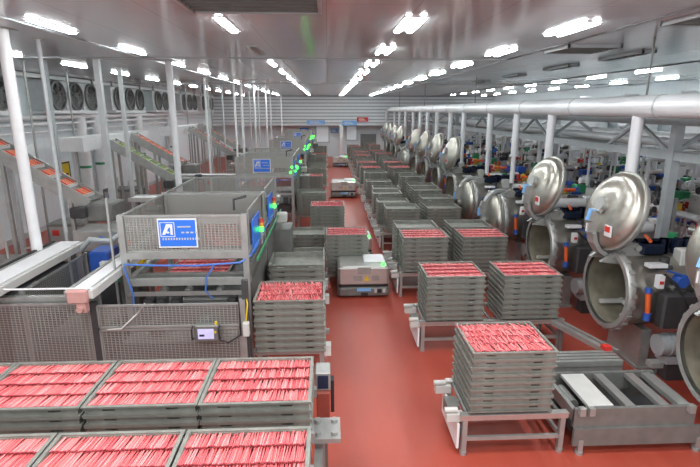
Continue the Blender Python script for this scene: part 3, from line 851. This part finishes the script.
# ------------------------------------------------------------------ loading machines on the left
def sign(parent, w, h, loc, rz=0):
    e = MB().box(-w / 2, w / 2, 0, .015, -h / 2, h / 2).obj('sign_board', M['white'], parent, loc, 'blue sign with white border and mark')
    e.rotation_euler = (0, 0, rz)
    MB().box(-w / 2 + .022, w / 2 - .022, -.005, .002, -h / 2 + .022, h / 2 - .022).obj('sign_face', M['blue'], e)
    b = MB(); u = h
    def q(pts): b.prism([(x * u - w / 2, z * u - h / 2) for x, z in pts], 1, -.010, -.004)
    # slanted arch mark in a thin square outline
    q([(.14, .45), (.24, .45), (.38, .70), (.38, .82), (.30, .82)])
    q([(.30, .82), (.38, .70), (.50, .70), (.50, .82)])
    q([(.42, .45), (.50, .45), (.50, .82), (.42, .72)])
    q([(.26, .52), (.34, .58), (.40, .52), (.34, .49)])
    for a in ((.09, .40, .11, .88), (.55, .40, .57, .88), (.09, .38, .57, .40), (.09, .86, .57, .88)):
        q([(a[0], a[1]), (a[2], a[1]), (a[2], a[3]), (a[0], a[3])])
    b.obj('arch_mark', M['white'], e)
    b = MB()
    q([(.66, .70), (1.10, .70), (1.10, .74), (.66, .74)])
    for k in range(4): q([(.78 + k * .15, .50), (.88 + k * .15, .50), (.88 + k * .15, .55), (.78 + k * .15, .55)])
    for k in range(14): q([(.14 + k * .09, .27), (.19 + k * .09, .27), (.19 + k * .09, .34), (.14 + k * .09, .34)])
    b.obj('lettering', M['offwhite'], e)
    return e
def frame_panel(parent, p0, p1, z0, z1, name='mesh_panel'):
    """upright wire panel in a thin frame between two ground points"""
    (x0, y0), (x1, y1) = p0, p1
    b = MB(); b.add([(x0, y0, z0), (x1, y1, z0), (x1, y1, z1), (x0, y0, z1)], [(0, 1, 2, 3)])
    o = b.obj(name, M['mesh'], parent)
    f = MB()
    for z in (z0, z1): f.bar((x0, y0, z), (x1, y1, z), .03, .03)
    for x, y in (p0, p1): f.bar((x, y, z0), (x, y, z1), .03, .03)
    f.obj('panel_frame', M['steel'], o)
    return o
def loader():
    r = root('loading_machine', (0, 0, 0), '', 'loading machine')
    w = 1.83
    for y in (0, 2.05, 4.3):
        for x in (0, w):
            MB().box(x - .045, x + .045, y - .045, y + .045, 0, 2.68).obj('post', M['steel'], r)
    for z in (2.05, 1.62):
        for y in (0, 4.3): MB().box(0, w, y - .05, y + .05, z - .05, z + .05).obj('beam', M['steel'], r)
        for x in (0, w): MB().box(x - .05, x + .05, 0, 4.3, z - .05, z + .05).obj('beam', M['steel'], r)
    MB().box(0, w, -.09, -.05, 1.42, 1.48).obj('front_rail', M['bright'], r)
    for y0, y1 in ((0, 1.95), (2.15, 4.3)):
        frame_panel(r, (0, y0), (w, y0), 2.11, 2.66)
        frame_panel(r, (0, y1), (w, y1), 2.11, 2.66)
        frame_panel(r, (0, y0), (0, y1), 2.11, 2.66)
        frame_panel(r, (w, y0 + .35), (w, y1), 2.11, 2.66)
        # slanted clear guard with its blue side board
        b = MB(); b.box(w + .05, w + .07, y0 + .35, y0 + 1.1, 1.95, 2.5); b.obj('blue_side_board', M['blue'], r)
    for y0, y1 in ((.1, 1.95), (2.2, 4.2)):
        b = MB(); b.box(w + .03, w + .05, y0, y1, .7, 1.85); b.obj('side_cover', M['dull'], r)
    sign(r, .585, .45, (.83, -.03, 2.40))
    # bed, gripper bar and rollers inside the frame
    MB().box(.1, w - .1, .15, 4.15, .75, 1.05).obj('machine_bed', M['dark'], r)
    MB().box(.05, w - .05, .22, .34, 1.55, 1.66).obj('gripper_beam', M['dull'], r)
    for x in (.45, .85, 1.35):
        b = MB(); b.cyl((x, .28, 1.4), (x, .28, 1.55), .04); b.bbox(x - .07, x + .05, .2, .36, 1.34, 1.42, .02); b.obj('gripper', M['steel'], r)
    for k in range(8): MB().cyl((.15, .25 + k * .13, 1.1), (w - .15, .25 + k * .13, 1.1), .045, n=10).obj('roller', M['dull'], r)
    for x in (.2, .4, .62, 1.5): MB().bbox(x, x + .14, -.02, .2, 1.1, 1.34, .02).obj('drive_motor', M['dark'], r)
    # hoses
    b = MB(); b.tube([(.0, -.07, 1.93), (.5, -.08, 1.91), (1.1, -.08, 1.90), (1.75, -.08, 1.94), (1.9, 0, 2.03), (1.92, 1.0, 2.05), (1.92, 4.2, 2.05)], .016, 6)
    b.tube([(1.35, -.08, 1.90), (1.22, -.10, 1.70), (1.2, -.1, 1.5), (1.3, -.05, 1.35)], .014, 6)
    b.tube([(.0, -.09, 1.9), (.1, -.1, 1.45), (.08, -.1, 1.2)], .014, 6)
    b.obj('blue_hose', M['hose'], r)
    b = MB(); b.tube([(1.97, .2, 1.9), (1.97, 4.2, 1.9)], .022, 6); b.obj('green_conduit', M['green'], r)
    for y in (.95, 3.05):
        t = MB(); t.cyl((w + .12, y, 1.95), (w + .12, y, 2.18), .018, n=8); o = t.obj('signal_tower', M['steel'], r)
        MB().cyl((w + .12, y, 2.18), (w + .12, y, 2.26), .04, n=14).obj('green_lens', M['gled'], o)
        MB().cyl((w + .12, y, 2.26), (w + .12, y, 2.33), .04, n=14).obj('amber_lens', M['yled'], o)
        MB().cyl((w + .12, y, 2.33), (w + .12, y, 2.40), .04, n=14).obj('red_lens', M['rled'], o)
    b = MB(); b.bbox(w + .1, w + .34, 3.5, 3.75, 1.75, 1.95, .02); b.obj('operator_box', M['offwhite'], r)
    MB().box(w + .05, w + .42, 3.4, 4.2, .2, 1.6).obj('side_cabinet', M['dull'], r)
    b = MB(); b.tube([(w - .2, .3, 2.68), (w - .2, .3, 2.85), (w, .3, 2.9)], .02, 6); b.obj('cable_goose_neck', M['dark'], r)
    return r
L0 = loader()
for i, (x, y, lab) in enumerate(((-3.10, 7.3, 'caged steel loading machine with blue sign, nearest on the left'),
                                 (-3.02, 16.5, 'caged steel loading machine with blue sign, second on the left'),
                                 (-3.0, 26.2, 'caged steel loading machine with blue sign, third on the left'),
                                 (-3.0, 36.0, 'caged steel loading machine with blue sign, farthest on the left'))):
    r = L0 if i == 0 else copy_tree(L0)
    r.location = (x, y, 0); tag(r, lab, 'loading machine', 'loading machines on the left')
    if i:
        for dx, dz in ((0, 0), (.16, .04), (.05, .17), (.2, .2)):
            MB().cyl((1.78 + dx, -.08, 2.18 + dz), (1.78 + dx, -.04, 2.18 + dz), .035, n=12).obj('green_lamp', M['gled'], r)
# tray waiting inside the first machine
o = bpy.data.objects.new('steel_tray', TRAY_ME); COL.objects.link(o); o.location = (-2.72, 7.85, 1.47)
tag(o, 'tray of red sausages held inside the nearest loading machine', 'tray')
PLACES.extend(row_places((-2.72, 7.85, 1.47), False))

# transfer frames between the machines on the left
def cross(x0, x1, y, z, label, m='sheet'):
    r = root('cross_conveyor', (x0, y, 0), label, 'conveyor', 'cross conveyors feeding the loading machines')
    L = x1 - x0
    for yy in (0, .5): MB().box(0, L, yy - .025, yy + .025, z - .08, z + .02).obj('side_frame', M['bright'], r)
    MB().box(.02, L - .02, .03, .47, z - .03, z).obj('belt', M[m], r)
    for xx in (.15, L - .15):
        for yy in (0, .5): MB().box(xx - .03, xx + .03, yy - .03, yy + .03, 0, z - .08).obj('leg', M['steel'], r)
    MB().bbox(L * .4, L * .4 + .22, -.25, -.03, z - .12, z + .06, .02).obj('drive_motor', M['dark'], r)
    return r
cross(-5.1, -3.25, 12.6, 2.0, 'short cross conveyor with white belt behind the nearest loading machine')
cross(-4.9, -1.4, 14.0, 1.75, 'wide cross conveyor in front of the second loading machine')
cross(-5.6, -3.2, 17.5, 1.95, 'cross conveyor left of the second loading machine')
cross(-4.6, -1.4, 23.2, 1.75, 'cross conveyor in front of the third loading machine')
cross(-5.6, -3.2, 27.0, 1.9, 'cross conveyor left of the third loading machine')
cross(-4.6, -1.4, 33.2, 1.75, 'cross conveyor in front of the farthest loading machine')

# ------------------------------------------------------------------ guard fence in front of the first machine
r = root('guard_fence', (0, 0, 0), 'wire mesh guard fence behind the foreground sausage trays', 'fence')
def fpanel(x0, x1, z0, z1, y=6.5):
    o = frame_panel(r, (x0, y), (x1, y), z0, z1)
fpanel(-3.22, -1.27, .25, 1.20); fpanel(-3.22, -1.27, 1.24, 1.56); fpanel(-5.2, -3.32, .25, 1.6)
for x in (-5.2, -3.27, -1.22):
    MB().box(x - .04, x + .04, 6.47, 6.55, 0, 1.62).obj('post', M['dark'] if x == -3.27 else M['steel'], r)
MB().box(-5.2, -3.3, 6.56, 6.66, 1.6, 1.68).obj('top_beam', M['steel'], r)
b = MB(); b.cyl((-5.2, 6.4, 1.86), (-3.2, 6.4, 1.86), .014, n=8); b.obj('white_rod', M['white'], r)
b = MB(); b.tube([(-3.1, 6.46, 1.22), (-2.9, 6.44, 1.24), (-2.7, 6.5, 1.42), (-2.6, 6.6, 1.55)], .012, 6); b.obj('cable', M['offwhite'], r)
for x in (-4.45, -3.6):
    b = MB(); b.bar((x, 6.66, 1.64), (x + .12, 7.1, 1.72), .07, .03); b.obj('bracket_arm', M['bright'], r)
r = root('touch_screen', (-1.88, 6.36, 0), 'small touch screen control box mounted on the wire fence', 'control box')
MB().bbox(0, .34, 0, .1, 1.06, 1.30, .015).obj('case', M['dull'], r)
MB().box(.05, .27, -.006, 0, 1.10, 1.25).obj('screen', M['screen'], r)
MB().box(.07, .14, -.009, -.006, 1.14, 1.17).obj('screen_button', M['navy'], r)
b = MB(); b.cyl((.29, -.004, 1.2), (.29, .01, 1.2), .02); b.cyl((.30, .04, 1.3), (.30, .04, 1.34), .02); b.obj('emergency_button', M['yellow'], r)
b = MB()
for x in (-.015, .355): b.tube([(x, .02, 1.1), (x, -.06, 1.12), (x, -.06, 1.27), (x, .02, 1.29)], .012, 6)
b.obj('grab_handle', M['black'], r)
b = MB(); b.tube([(.3, .06, 1.06), (.45, .08, 1.0), (.62, .1, 1.1), (.62, .12, 1.6)], .012, 6); b.obj('cable', M['black'], r)
MB().box(.1, .24, .06, .16, 1.1, 1.26).obj('mount', M['steel'], r)
r = root('wall_unit', (-1.18, 6.2, 0), 'white junction box on a dark post beside the heaped tray stack', 'junction box')
MB().box(-.04, .04, .3, .38, 0, 1.9).obj('post', M['dark'], r)
MB().bbox(-.04, .05, .2, .30, 1.1, 1.3, .01).obj('case', M['offwhite'], r)
b = MB(); b.tube([(.0, .28, 1.3), (.03, .3, 1.55), (.0, .34, 1.85)], .012, 6); b.obj('yellow_cable', M['yellow'], r)

r = root('infeed_conveyor', (-3.05, 6.62, 0), 'dark infeed conveyor between the wire fence and the nearest caged machine', 'conveyor')
MB().box(0, 1.72, .02, .52, .06, .86).obj('bed', M['dark'], r)
for k in range(4): MB().cyl((.06, .09 + k * .12, .90), (1.66, .09 + k * .12, .90), .04, n=10).obj('roller', M['dull'], r)
for xx in (.08, 1.64): MB().box(xx - .05, xx + .05, .1, .2, 0, .06).obj('foot', M['black'], r)
for xx in (.4, 1.1): MB().bbox(xx, xx + .18, .12, .36, .98, 1.2, .02).obj('gear_motor', M['dark'], r)

# ------------------------------------------------------------------ belts running back along the left
def belt(name, x, w, y0, y1, z, label, cap=None):
    r = root(name, (x, y0, 0), label, 'conveyor')
    L = y1 - y0
    MB().box(-w / 2, w / 2, 0, L, z - .03, z).obj('belt', M['sheet'], r)
    for s in (-1, 1):
        MB().box(s * (w / 2 + .06) - .03, s * (w / 2 + .06) + .03, 0, L, z - .12, z - .01).obj('side_frame', M['steel'] if s < 0 else M['offwhite'], r)
    MB().box(-w / 2, w / 2, .02, L - .02, z - .16, z - .1).obj('under_tray', M['dull'], r)
    n = max(2, int(L / 1.6))
    for k in range(n):
        yy = .3 + k * (L - .6) / (n - 1)
        for s in (-1, 1): MB().box(s * w / 2 - .03, s * w / 2 + .03, yy - .03, yy + .03, 0, z - .12).obj('leg', M['dull'], r)
    if cap:
        MB().bbox(-w / 2 - .03, w / 2 + .03, -.08, .02, z - .16, z + .02, .02).obj('end_cap', M[cap], r)
        b = MB(); b.box(-.02, .10, -.06, .04, z - .3, z - .16); b.cyl((.04, -.06, z - .24), (.04, -.12, z - .24), .04); b.obj('end_motor', M['pinkcap'], r)
    return r
r = belt('belt_conveyor', -4.62, .34, 4.9, 8.7, 1.92, 'long white belt conveyor running back beside the left floor')
MB().box(-.22, .18, 1.8, 3.3, .1, 1.7).obj('base_cabinet', M['dark'], r)
MB().box(-.31, -.26, 0, 3.8, 1.86, 1.93).obj('black_edge', M['black'], r)
belt('belt_conveyor', -3.34, .2, 6.3, 8.2, 1.87, 'short white belt conveyor with faded red end cap by the cage', 'pinkcap')
# clutter between the two belts
r = root('drive_unit', (-3.98, 8.75, 0), 'dark drive unit with orange, blue and green parts between the belts', 'drive unit')
MB().box(-.35, .45, -.3, .5, 0, 1.2).obj('base', M['dark'], r)
MB().bbox(-.3, .05, -.2, .3, 1.2, 1.75, .03).obj('blue_casing', M['bluepart'], r)
b = MB(); b.cyl((.15, 0, 1.45), (.4, 0, 1.45), .12); b.cyl((.28, .2, 1.55), (.28, .2, 1.85), .07); b.obj('orange_motor', M['orange'], r)
MB().bbox(.08, .42, -.25, -.12, 1.2, 1.4, .02).obj('green_block', M['green'], r)
MB().bbox(.1, .5, .25, .5, 1.2, 1.55, .03).obj('yellow_gearbox', M['yellow'], r)
b = MB(); b.tube([(-.4, -.2, 1.8), (-.2, -.25, 2.0), (.1, -.2, 1.95), (.3, .1, 2.05), (.35, .4, 1.9)], .05, 8); b.obj('grey_hose', M['rackgrey'], r)
MB().box(-.05, .12, -.33, -.22, 1.45, 1.6).obj('white_box', M['white'], r)
r = root('roller_bed', (-4.28, 6.75, 0), 'dark roller bed between the two white belts behind the fence', 'conveyor')
MB().box(0, .9, .05, 1.3, .1, .9).obj('bed', M['dark'], r)
for k in range(9): MB().cyl((.1, .2 + k * .14, .93), (.85, .2 + k * .12, .93), .04, n=10).obj('roller', M['dull'], r)
for xx in (.06, .84):
    for yy in (.1, 1.25): MB().box(xx - .04, xx + .04, yy - .04, yy + .04, 0, .5).obj('leg', M['dull'], r)

r = root('side_guard', (-4.36, 6.75, 0), 'dark wire mesh guard along the right side of the long white belt', 'fence')
frame_panel(r, (0, 0), (0, 1.9), .3, 1.7)
for yy in (0, 1.9): MB().box(-.03, .03, yy - .03, yy + .03, 0, 1.72).obj('post', M['steel'], r)
for k, (x, y, w, d, h, m, lab) in enumerate(((-6.7, 9.3, 1.2, .6, 1.35, 'steel', 'steel machine cabinet under the upper part of the nearest inclined conveyor'),
        (-6.9, 12.0, .9, .7, 1.5, 'dull', 'grey control cabinet beside the pale square post'),
        (-5.6, 14.7, 1.2, .8, 1.3, 'dull', 'low grey machine housing between the first two inclined conveyors'),
        (-7.6, 16.75, 1.2, .8, 1.6, 'tarp', 'dark machine housing under the second inclined conveyor'),
        (-5.2, 20.6, 1.3, .9, 1.5, 'dull', 'grey machine housing beyond the third inclined conveyor'),
        (-7.4, 22.4, 1.3, .9, 1.7, 'tarp', 'dark machine housing by the left wall between the inclined conveyors'))):
    r = root('machine_cabinet', (x, y, 0), lab, 'cabinet')
    MB().bbox(0, w, 0, d, .12, h, .02).obj('housing', M[m], r)
    MB().box(.06, w * .48, -.012, 0, .2, h - .08).obj('door', M['steel'], r)
    MB().box(w * .52, w - .06, -.012, 0, .2, h - .08).obj('door', M['steel'], r)
    MB().box(w * .44, w * .46, -.04, -.012, h * .5, h * .62).obj('handle', M['black'], r)
    for xx in (.06, w - .06):
        for yy in (.06, d - .06): MB().cyl((xx, yy, 0), (xx, yy, .12), .03, n=8).obj('foot', M['black'], r)
    b = MB(); b.cyl((w * .3, d * .5, h), (w * .3, d * .5, h + .35), .03, n=8); b.tube([(w * .6, d * .5, h), (w * .6, d * .5, h + .2), (w * .9, d * .5, h + .25)], .025, 6); b.obj('conduit', M['bright'], r)
    MB().bbox(w * .15, w * .15 + .16, -.03, -.012, h - .3, h - .16, .004).obj('operator_panel', M[('bluepart', 'redp', 'green')[k % 3]], r)

# ------------------------------------------------------------------ inclined conveyors from the left wall
SB = MB()
for k in range(7):
    x = (k - 3) * .034
    SB.cyl((x, -.16, .02), (x, .16, .02), .017, n=8, mi=0)
SB.box(-.115, .115, -.12, -.10, -.002, .045, 1); SB.box(-.115, .115, .10, .12, -.002, .045, 1)
PACK_ME = {}
for m in ('copper', 'sausage', 'yellow'):
    PACK_ME[m] = SB.mesh('sausage_pack', [M[m if m != 'yellow' else 'green'], M['yellow'] if m == 'yellow' else M['redp']])
def incline(y, xl, zl, slope, length, width, label, packs, pm, pw, tex):
    """from the low end (xl, zl) up towards the left wall"""
    r = root('inclined_conveyor', (xl, y, 0), label, 'inclined conveyor', 'inclined conveyors from the left wall')
    dx, dz = -math.cos(slope) * length, math.sin(slope) * length
    for yy in (0, width):
        MB().bar((0, yy, zl), (dx, yy, zl + dz), .04, .26).obj('side_frame', M['steel'], r)
    MB().bar((0, width / 2, zl + .06), (dx, width / 2, zl + dz + .06), width - .05, .03).obj('belt', M[tex], r)
    n = packs
    for k in range(n + 1):
        t = (k + .3) / (n + 1)
        px, pz = dx * t, zl + dz * t + .09
        MB().box(px - .012, px + .012, .04, width - .04, pz - .04, pz + .05).obj('cleat', M['offwhite'], r)
    for t in (.12, .55, .95):
        px, pz = dx * t, zl + dz * t - .1
        for yy in (0, width): MB().box(px - .035, px + .035, yy - .035, yy + .035, 0, pz).obj('leg', M['steel'], r)
    b = MB(); b.bbox(-.05, .5, -.05, width + .05, zl - .35, zl + .02, .03); b.obj('discharge_box', M['dull'], r)
    MB().bbox(-.3, 0, -.22, -.03, zl - .25, zl - .02, .03).obj('drive_motor', M['dark'], r)
    for k in range(n):
        t = (k + .62) / (n + 1)
        o = bpy.data.objects.new('sausage_pack', PACK_ME[pm]); COL.objects.link(o)
        o.location = (xl + dx * t, y + width / 2, zl + dz * t + .085); o.rotation_euler = (0, slope, 0); o.scale = (1, width / .42, 1)
        tag(o, '%s pack riding the %s, %s from the bottom' % (pw, tex_words[label], ORD[k]), 'sausage pack', 'packs on the ' + tex_words[label])
    return r
INC = [(10.2, -4.95, 2.30, math.radians(32), 3.4, .55, 'steel inclined conveyor carrying red packs, nearest on the left', 8, 'copper', 'red', 'dull'),
       (16.0, -4.95, 2.02, math.radians(31), 2.3, .5, 'steel inclined conveyor with yellow-green packs behind the nearest one', 7, 'yellow', 'yellow-green', 'dull'),
       (18.6, -5.4, 2.2, math.radians(31), 2.1, .5, 'steel inclined conveyor with orange packs, third from the front', 8, 'copper', 'orange', 'dull'),
       (25.4, -4.8, 2.0, math.radians(31), 2.5, .5, 'grey inclined conveyor, fourth from the front by the left wall', 6, 'copper', 'small orange', 'dull'),
       (28.2, -5.0, 2.1, math.radians(31), 2.5, .5, 'grey inclined conveyor farthest back by the left wall', 6, 'copper', 'small orange', 'dull')]
tex_words = {INC[0][6]: 'nearest inclined conveyor', INC[1][6]: 'second inclined conveyor', INC[2][6]: 'third inclined conveyor', INC[3][6]: 'fourth inclined conveyor', INC[4][6]: 'farthest inclined conveyor'}
for a in INC: incline(*a)
# high feeding conveyors along the left wall with white sides
for k, (y0, y1) in enumerate(((9.6, 12.5), (15, 20.5), (24, 30))):
    r = root('wall_conveyor', (-7.9, y0, 0), 'white sided high conveyor along the left wall, %s from the front' % ORD[k], 'conveyor', 'high conveyors on the left wall')
    MB().box(0, .7, 0, y1 - y0, 3.0, 3.4).obj('trough', M['white'], r)
    for yy in (.3, y1 - y0 - .3): MB().box(.2, .3, yy - .05, yy + .05, 0, 3.0).obj('leg', M['postgrey'], r)

# discharge table below the first incline with small labels
r = root('discharge_table', (-4.9, 9.3, 0), 'steel discharge table with a white label under the nearest inclined conveyor', 'table')
MB().bbox(0, 1.3, 0, .7, 1.55, 1.95, .02).obj('cabinet', M['steel'], r)
for xx in (.08, 1.2):
    for yy in (.08, .6): MB().box(xx - .04, xx + .04, yy - .04, yy + .04, 0, 1.55).obj('leg', M['steel'], r)
b = MB(); b.prism([(.86, 1.72), (1.06, 1.72), (1.06, 1.92), (.96, 1.96), (.86, 1.92)], 1, -.012, 0); b.obj('white_label', M['white'], r)
b = MB(); b.prism([(.90, 1.75), (.95, 1.75), (.98, 1.84), (1.0, 1.75), (1.03, 1.75), (1.0, 1.9), (.95, 1.9)], 1, -.016, -.012); b.obj('black_mark', M['black'], r)
MB().cyl((.55, -.02, 1.8), (.55, 0, 1.8), .05).obj('blue_button', M['blue'], r)

# ------------------------------------------------------------------ evaporator fan units on the left wall
def fan_unit():
    r = root('fan_unit', (0, 0, 0), '', 'fan unit')
    MB().bbox(0, .62, 0, 4.0, 4.18, 5.22, .03).obj('housing', M['postgrey'], r)
    for k in range(3):
        yc = .72 + k * 1.28
        e = MB().lathe([(.0, .40), (.0, .53), (.07, .53), (.09, .50), (.09, .46), (-.04, .44)], 28, 0, at(.63, yc, 4.70) @ ROTX).obj('fan_shroud', M['tarp'], r)
        b = MB(); b.lathe([(0, .01), (0, .46)], 24, 0, at(.625, yc, 4.70) @ ROTX); b.obj('fan_opening', M['black'], e)
        b = MB(); b.cyl((.63, yc, 4.70), (.70, yc, 4.70), .11, n=16)
        for j in range(6):
            t = j * PI / 3; m4 = at(.66, yc, 4.70) @ Matrix.Rotation(t, 4, 'X') @ Matrix.Rotation(.5, 4, 'Z')
            b.box(-.008, .008, -.09, .09, .1, .43, 0, m4)
        b.obj('fan_blades', M['tarp'], e)
        g = MB()
        for rad in (.12, .22, .32, .42):
            g.lathe([(0.0, rad), (.012, rad + .006), (0.0, rad + .012)], 24, 0, at(.72, yc, 4.70) @ ROTX)
        for j in range(4):
            t = j * PI / 4; c, s_ = math.cos(t) * .5, math.sin(t) * .5; g.bar((.72, yc - c, 4.70 - s_), (.72, yc + c, 4.70 + s_), .012, .012)
        g.obj('guard_grille', M['dull'], e)
        MB().box(.63, .70, yc + .44, yc + .56, 4.22, 4.34).obj('terminal_box', M['white'], r)
    for yy in (.3, 3.7): MB().box(.53, .60, yy - .04, yy + .04, 5.22, CEIL).obj('hanger', M['steel'], r)
    MB().box(0, .7, .1, 3.9, 4.08, 4.18).obj('drip_tray', M['white'], r)
    return r
F0 = fan_unit()
for i, y in enumerate((12.0, 17.8, 23.1, 28.5, 33.8, 39.1)):
    r = F0 if i == 0 else copy_tree(F0); r.location = (XL, y, 0)
    tag(r, 'grey cooling unit with three dark fans, %s from the front on the left wall' % ORD[i], 'fan unit', 'fan units on the left wall')
r = root('duct', (XL, 9, 0), 'white rectangular duct above the fan units along the left wall', 'duct')
MB().box(.02, .5, 0, 35, 5.25, 5.38).obj('duct_box', M['white'], r)
# pipes below the fan units
for k, (z, rad, x) in enumerate(((3.95, .09, XL + .35), (3.72, .06, XL + .3), (3.45, .04, XL + .25))):
    o = MB().cyl((x, 6, z), (x, 44, z), rad, n=12).obj('wall_pipe', M['pipe'])
    tag(o, 'white horizontal pipe along the left wall, %s below the fan units' % ORD[k], 'pipe', 'horizontal pipes on the left wall')
# pairs of white vertical pipes and wall fittings
for k, y in enumerate((20.6, 22.0, 26.8, 32.0)):
    r = root('riser_duct', (XL + .3, y, 0), 'thick white vertical pipe against the left wall, %s from the front' % ORD[k], 'pipe', 'vertical pipes on the left wall')
    MB().cyl((0, 0, 0), (0, 0, 3.9), .22, n=18).obj('riser', M['white'], r)
    MB().cyl((0, 0, 1.9), (0, 0, 2.0), .226, n=18).obj('green_band', M['green'], r)
r = root('yellow_notice', (XL + .02, 19.2, 0), 'yellow warning notice with black frame on the left wall', 'sign')
MB().box(0, .04, 0, .62, 1.35, 2.25).obj('board', M['yellow'], r)
b = MB()
for y0, y1, z0, z1 in ((0, .62, 2.2, 2.25), (0, .62, 1.35, 1.4), (0, .05, 1.35, 2.25), (.57, .62, 1.35, 2.25), (.15, .45, 1.6, 1.66), (.15, .45, 1.75, 1.81)): b.box(.04, .05, y0, y1, z0, z1)
b.obj('black_frame', M['black'], r)
mb = MB().box(XL, XL + .05, 14.0, 15.3, 0, 2.2); d = struct(mb, 'door_2', M['white']); MB().box(XL + .05, XL + .12, 14.1, 14.15, 1.0, 1.2).obj('door_handle', M['steel'], d)

# ------------------------------------------------------------------ hanging posts and pipes on the left
def post(name, x, y, z0, z1, r_, m, label, square=False, flange=True, group=None):
    o = root(name, (x, y, z0), label, 'post', group)
    h = z1 - z0
    if square: MB().box(-r_, r_, -r_, r_, 0, h).obj('shaft', M[m], o)
    else: MB().cyl((0, 0, 0), (0, 0, h), r_, n=16).obj('shaft', M[m], o)
    if flange:
        MB().box(-r_ * 1.8, r_ * 1.8, -r_ * 1.8, r_ * 1.8, h - .012, h).obj('ceiling_plate', M['steel'], o)
        MB().box(-r_ * 1.8, r_ * 1.8, -r_ * 1.8, r_ * 1.8, 0, .04).obj('base_plate', M[m], o)
    return o
post('white_post', -4.92, 8.2, 0, CEIL, .085, 'white', 'thick white post at the left edge, standing beside the long belt')
post('pipe_post', -5.0, 9.3, 0, CEIL, .035, 'postgrey', 'thin pale pipe just right of the thick white post')
post('grey_post', -7.05, 13.2, 0, CEIL, .065, 'rackgrey', 'blue-grey square post crossing the nearest inclined conveyor', True)
post('pale_post', -5.55, 12.75, 0, CEIL, .065, 'postgrey', 'pale square post rising behind the left corner of the nearest cage', True)
post('corner_post', -3.24, 7.22, 0, 2.95, .014, 'steel', 'thin grey square post at the left corner of the nearest cage', True, False)
post('grey_post', -6.0, 15.2, 0, CEIL, .05, 'postgrey', 'slim grey post between the first two inclined conveyors', True)
post('white_post', -4.0, 13.3, 0, CEIL, .085, 'white', 'thick white round post behind the nearest loading machine')
for k, (x, y, rr, m) in enumerate(((-4.6, 19.5, .06, 'white'), (-3.6, 21.6, .07, 'white'), (-5.2, 22.5, .05, 'postgrey'), (-4.4, 24.4, .07, 'white'), (-3.4, 25.3, .05, 'postgrey'),
                                   (-5.6, 27.5, .06, 'postgrey'), (-4.2, 29.6, .08, 'white'), (-3.5, 31.5, .06, 'white'), (-5.0, 33.0, .06, 'postgrey'), (-4.3, 36.0, .08, 'white'), (-3.6, 40.0, .07, 'white'))):
    post('hall_post', x, y, 0, CEIL, rr * .75, m, ('white' if m == 'white' else 'grey') + ' round post in the far left of the hall, %s from the front' % ORD[k], group='far posts on the left')
# dropper pipes with thin lines near the left wall
for k, y in enumerate((10.2, 11.6, 13.3, 16.6, 18.4, 25.0, 30.0, 35.0)):
    post('dropper_pipe', -8.2 + .3 * (k % 3), y, 0, CEIL, .03, 'steel', 'thin steel pipe near the left wall, %s from the front' % ORD[k], group='thin pipes on the left')

# ------------------------------------------------------------------ the sausages in all the other trays, as one mass
P = np.array(PLACES)
nS = len(P)
cp, sp_ = np.cos(P[:, 3]), np.sin(P[:, 3]); cy, sy = np.cos(P[:, 4]), np.sin(P[:, 4])
x = SV[None, :, 0] * P[:, 5:6]; y = np.repeat(SV[None, :, 1], nS, 0); z = SV[None, :, 2] * P[:, 5:6]
y2 = y * cp[:, None] - z * sp_[:, None]; z2 = y * sp_[:, None] + z * cp[:, None]
x3 = x * cy[:, None] - y2 * sy[:, None]; y3 = x * sy[:, None] + y2 * cy[:, None]
V = np.stack([x3 + P[:, 0:1], y3 + P[:, 1:2], z2 + P[:, 2:3]], -1).reshape(-1, 3)
nv = len(SV); faces = []
for i in range(nS):
    o = i * nv; faces += [tuple(q + o for q in f) for f in SF]
me = bpy.data.meshes.new('sausages'); me.from_pydata(V.tolist(), [], faces)
me.materials.append(M['sausage']); me.materials.append(M['tip'])
me.polygons.foreach_set('material_index', SMI * nS); me.polygons.foreach_set('use_smooth', [True] * len(faces)); me.update()
o = bpy.data.objects.new('packed_sausages', me); COL.objects.link(o)
tag(o, 'red film wrapped sausages packed in rows in the other trays', 'sausages', kind='stuff')
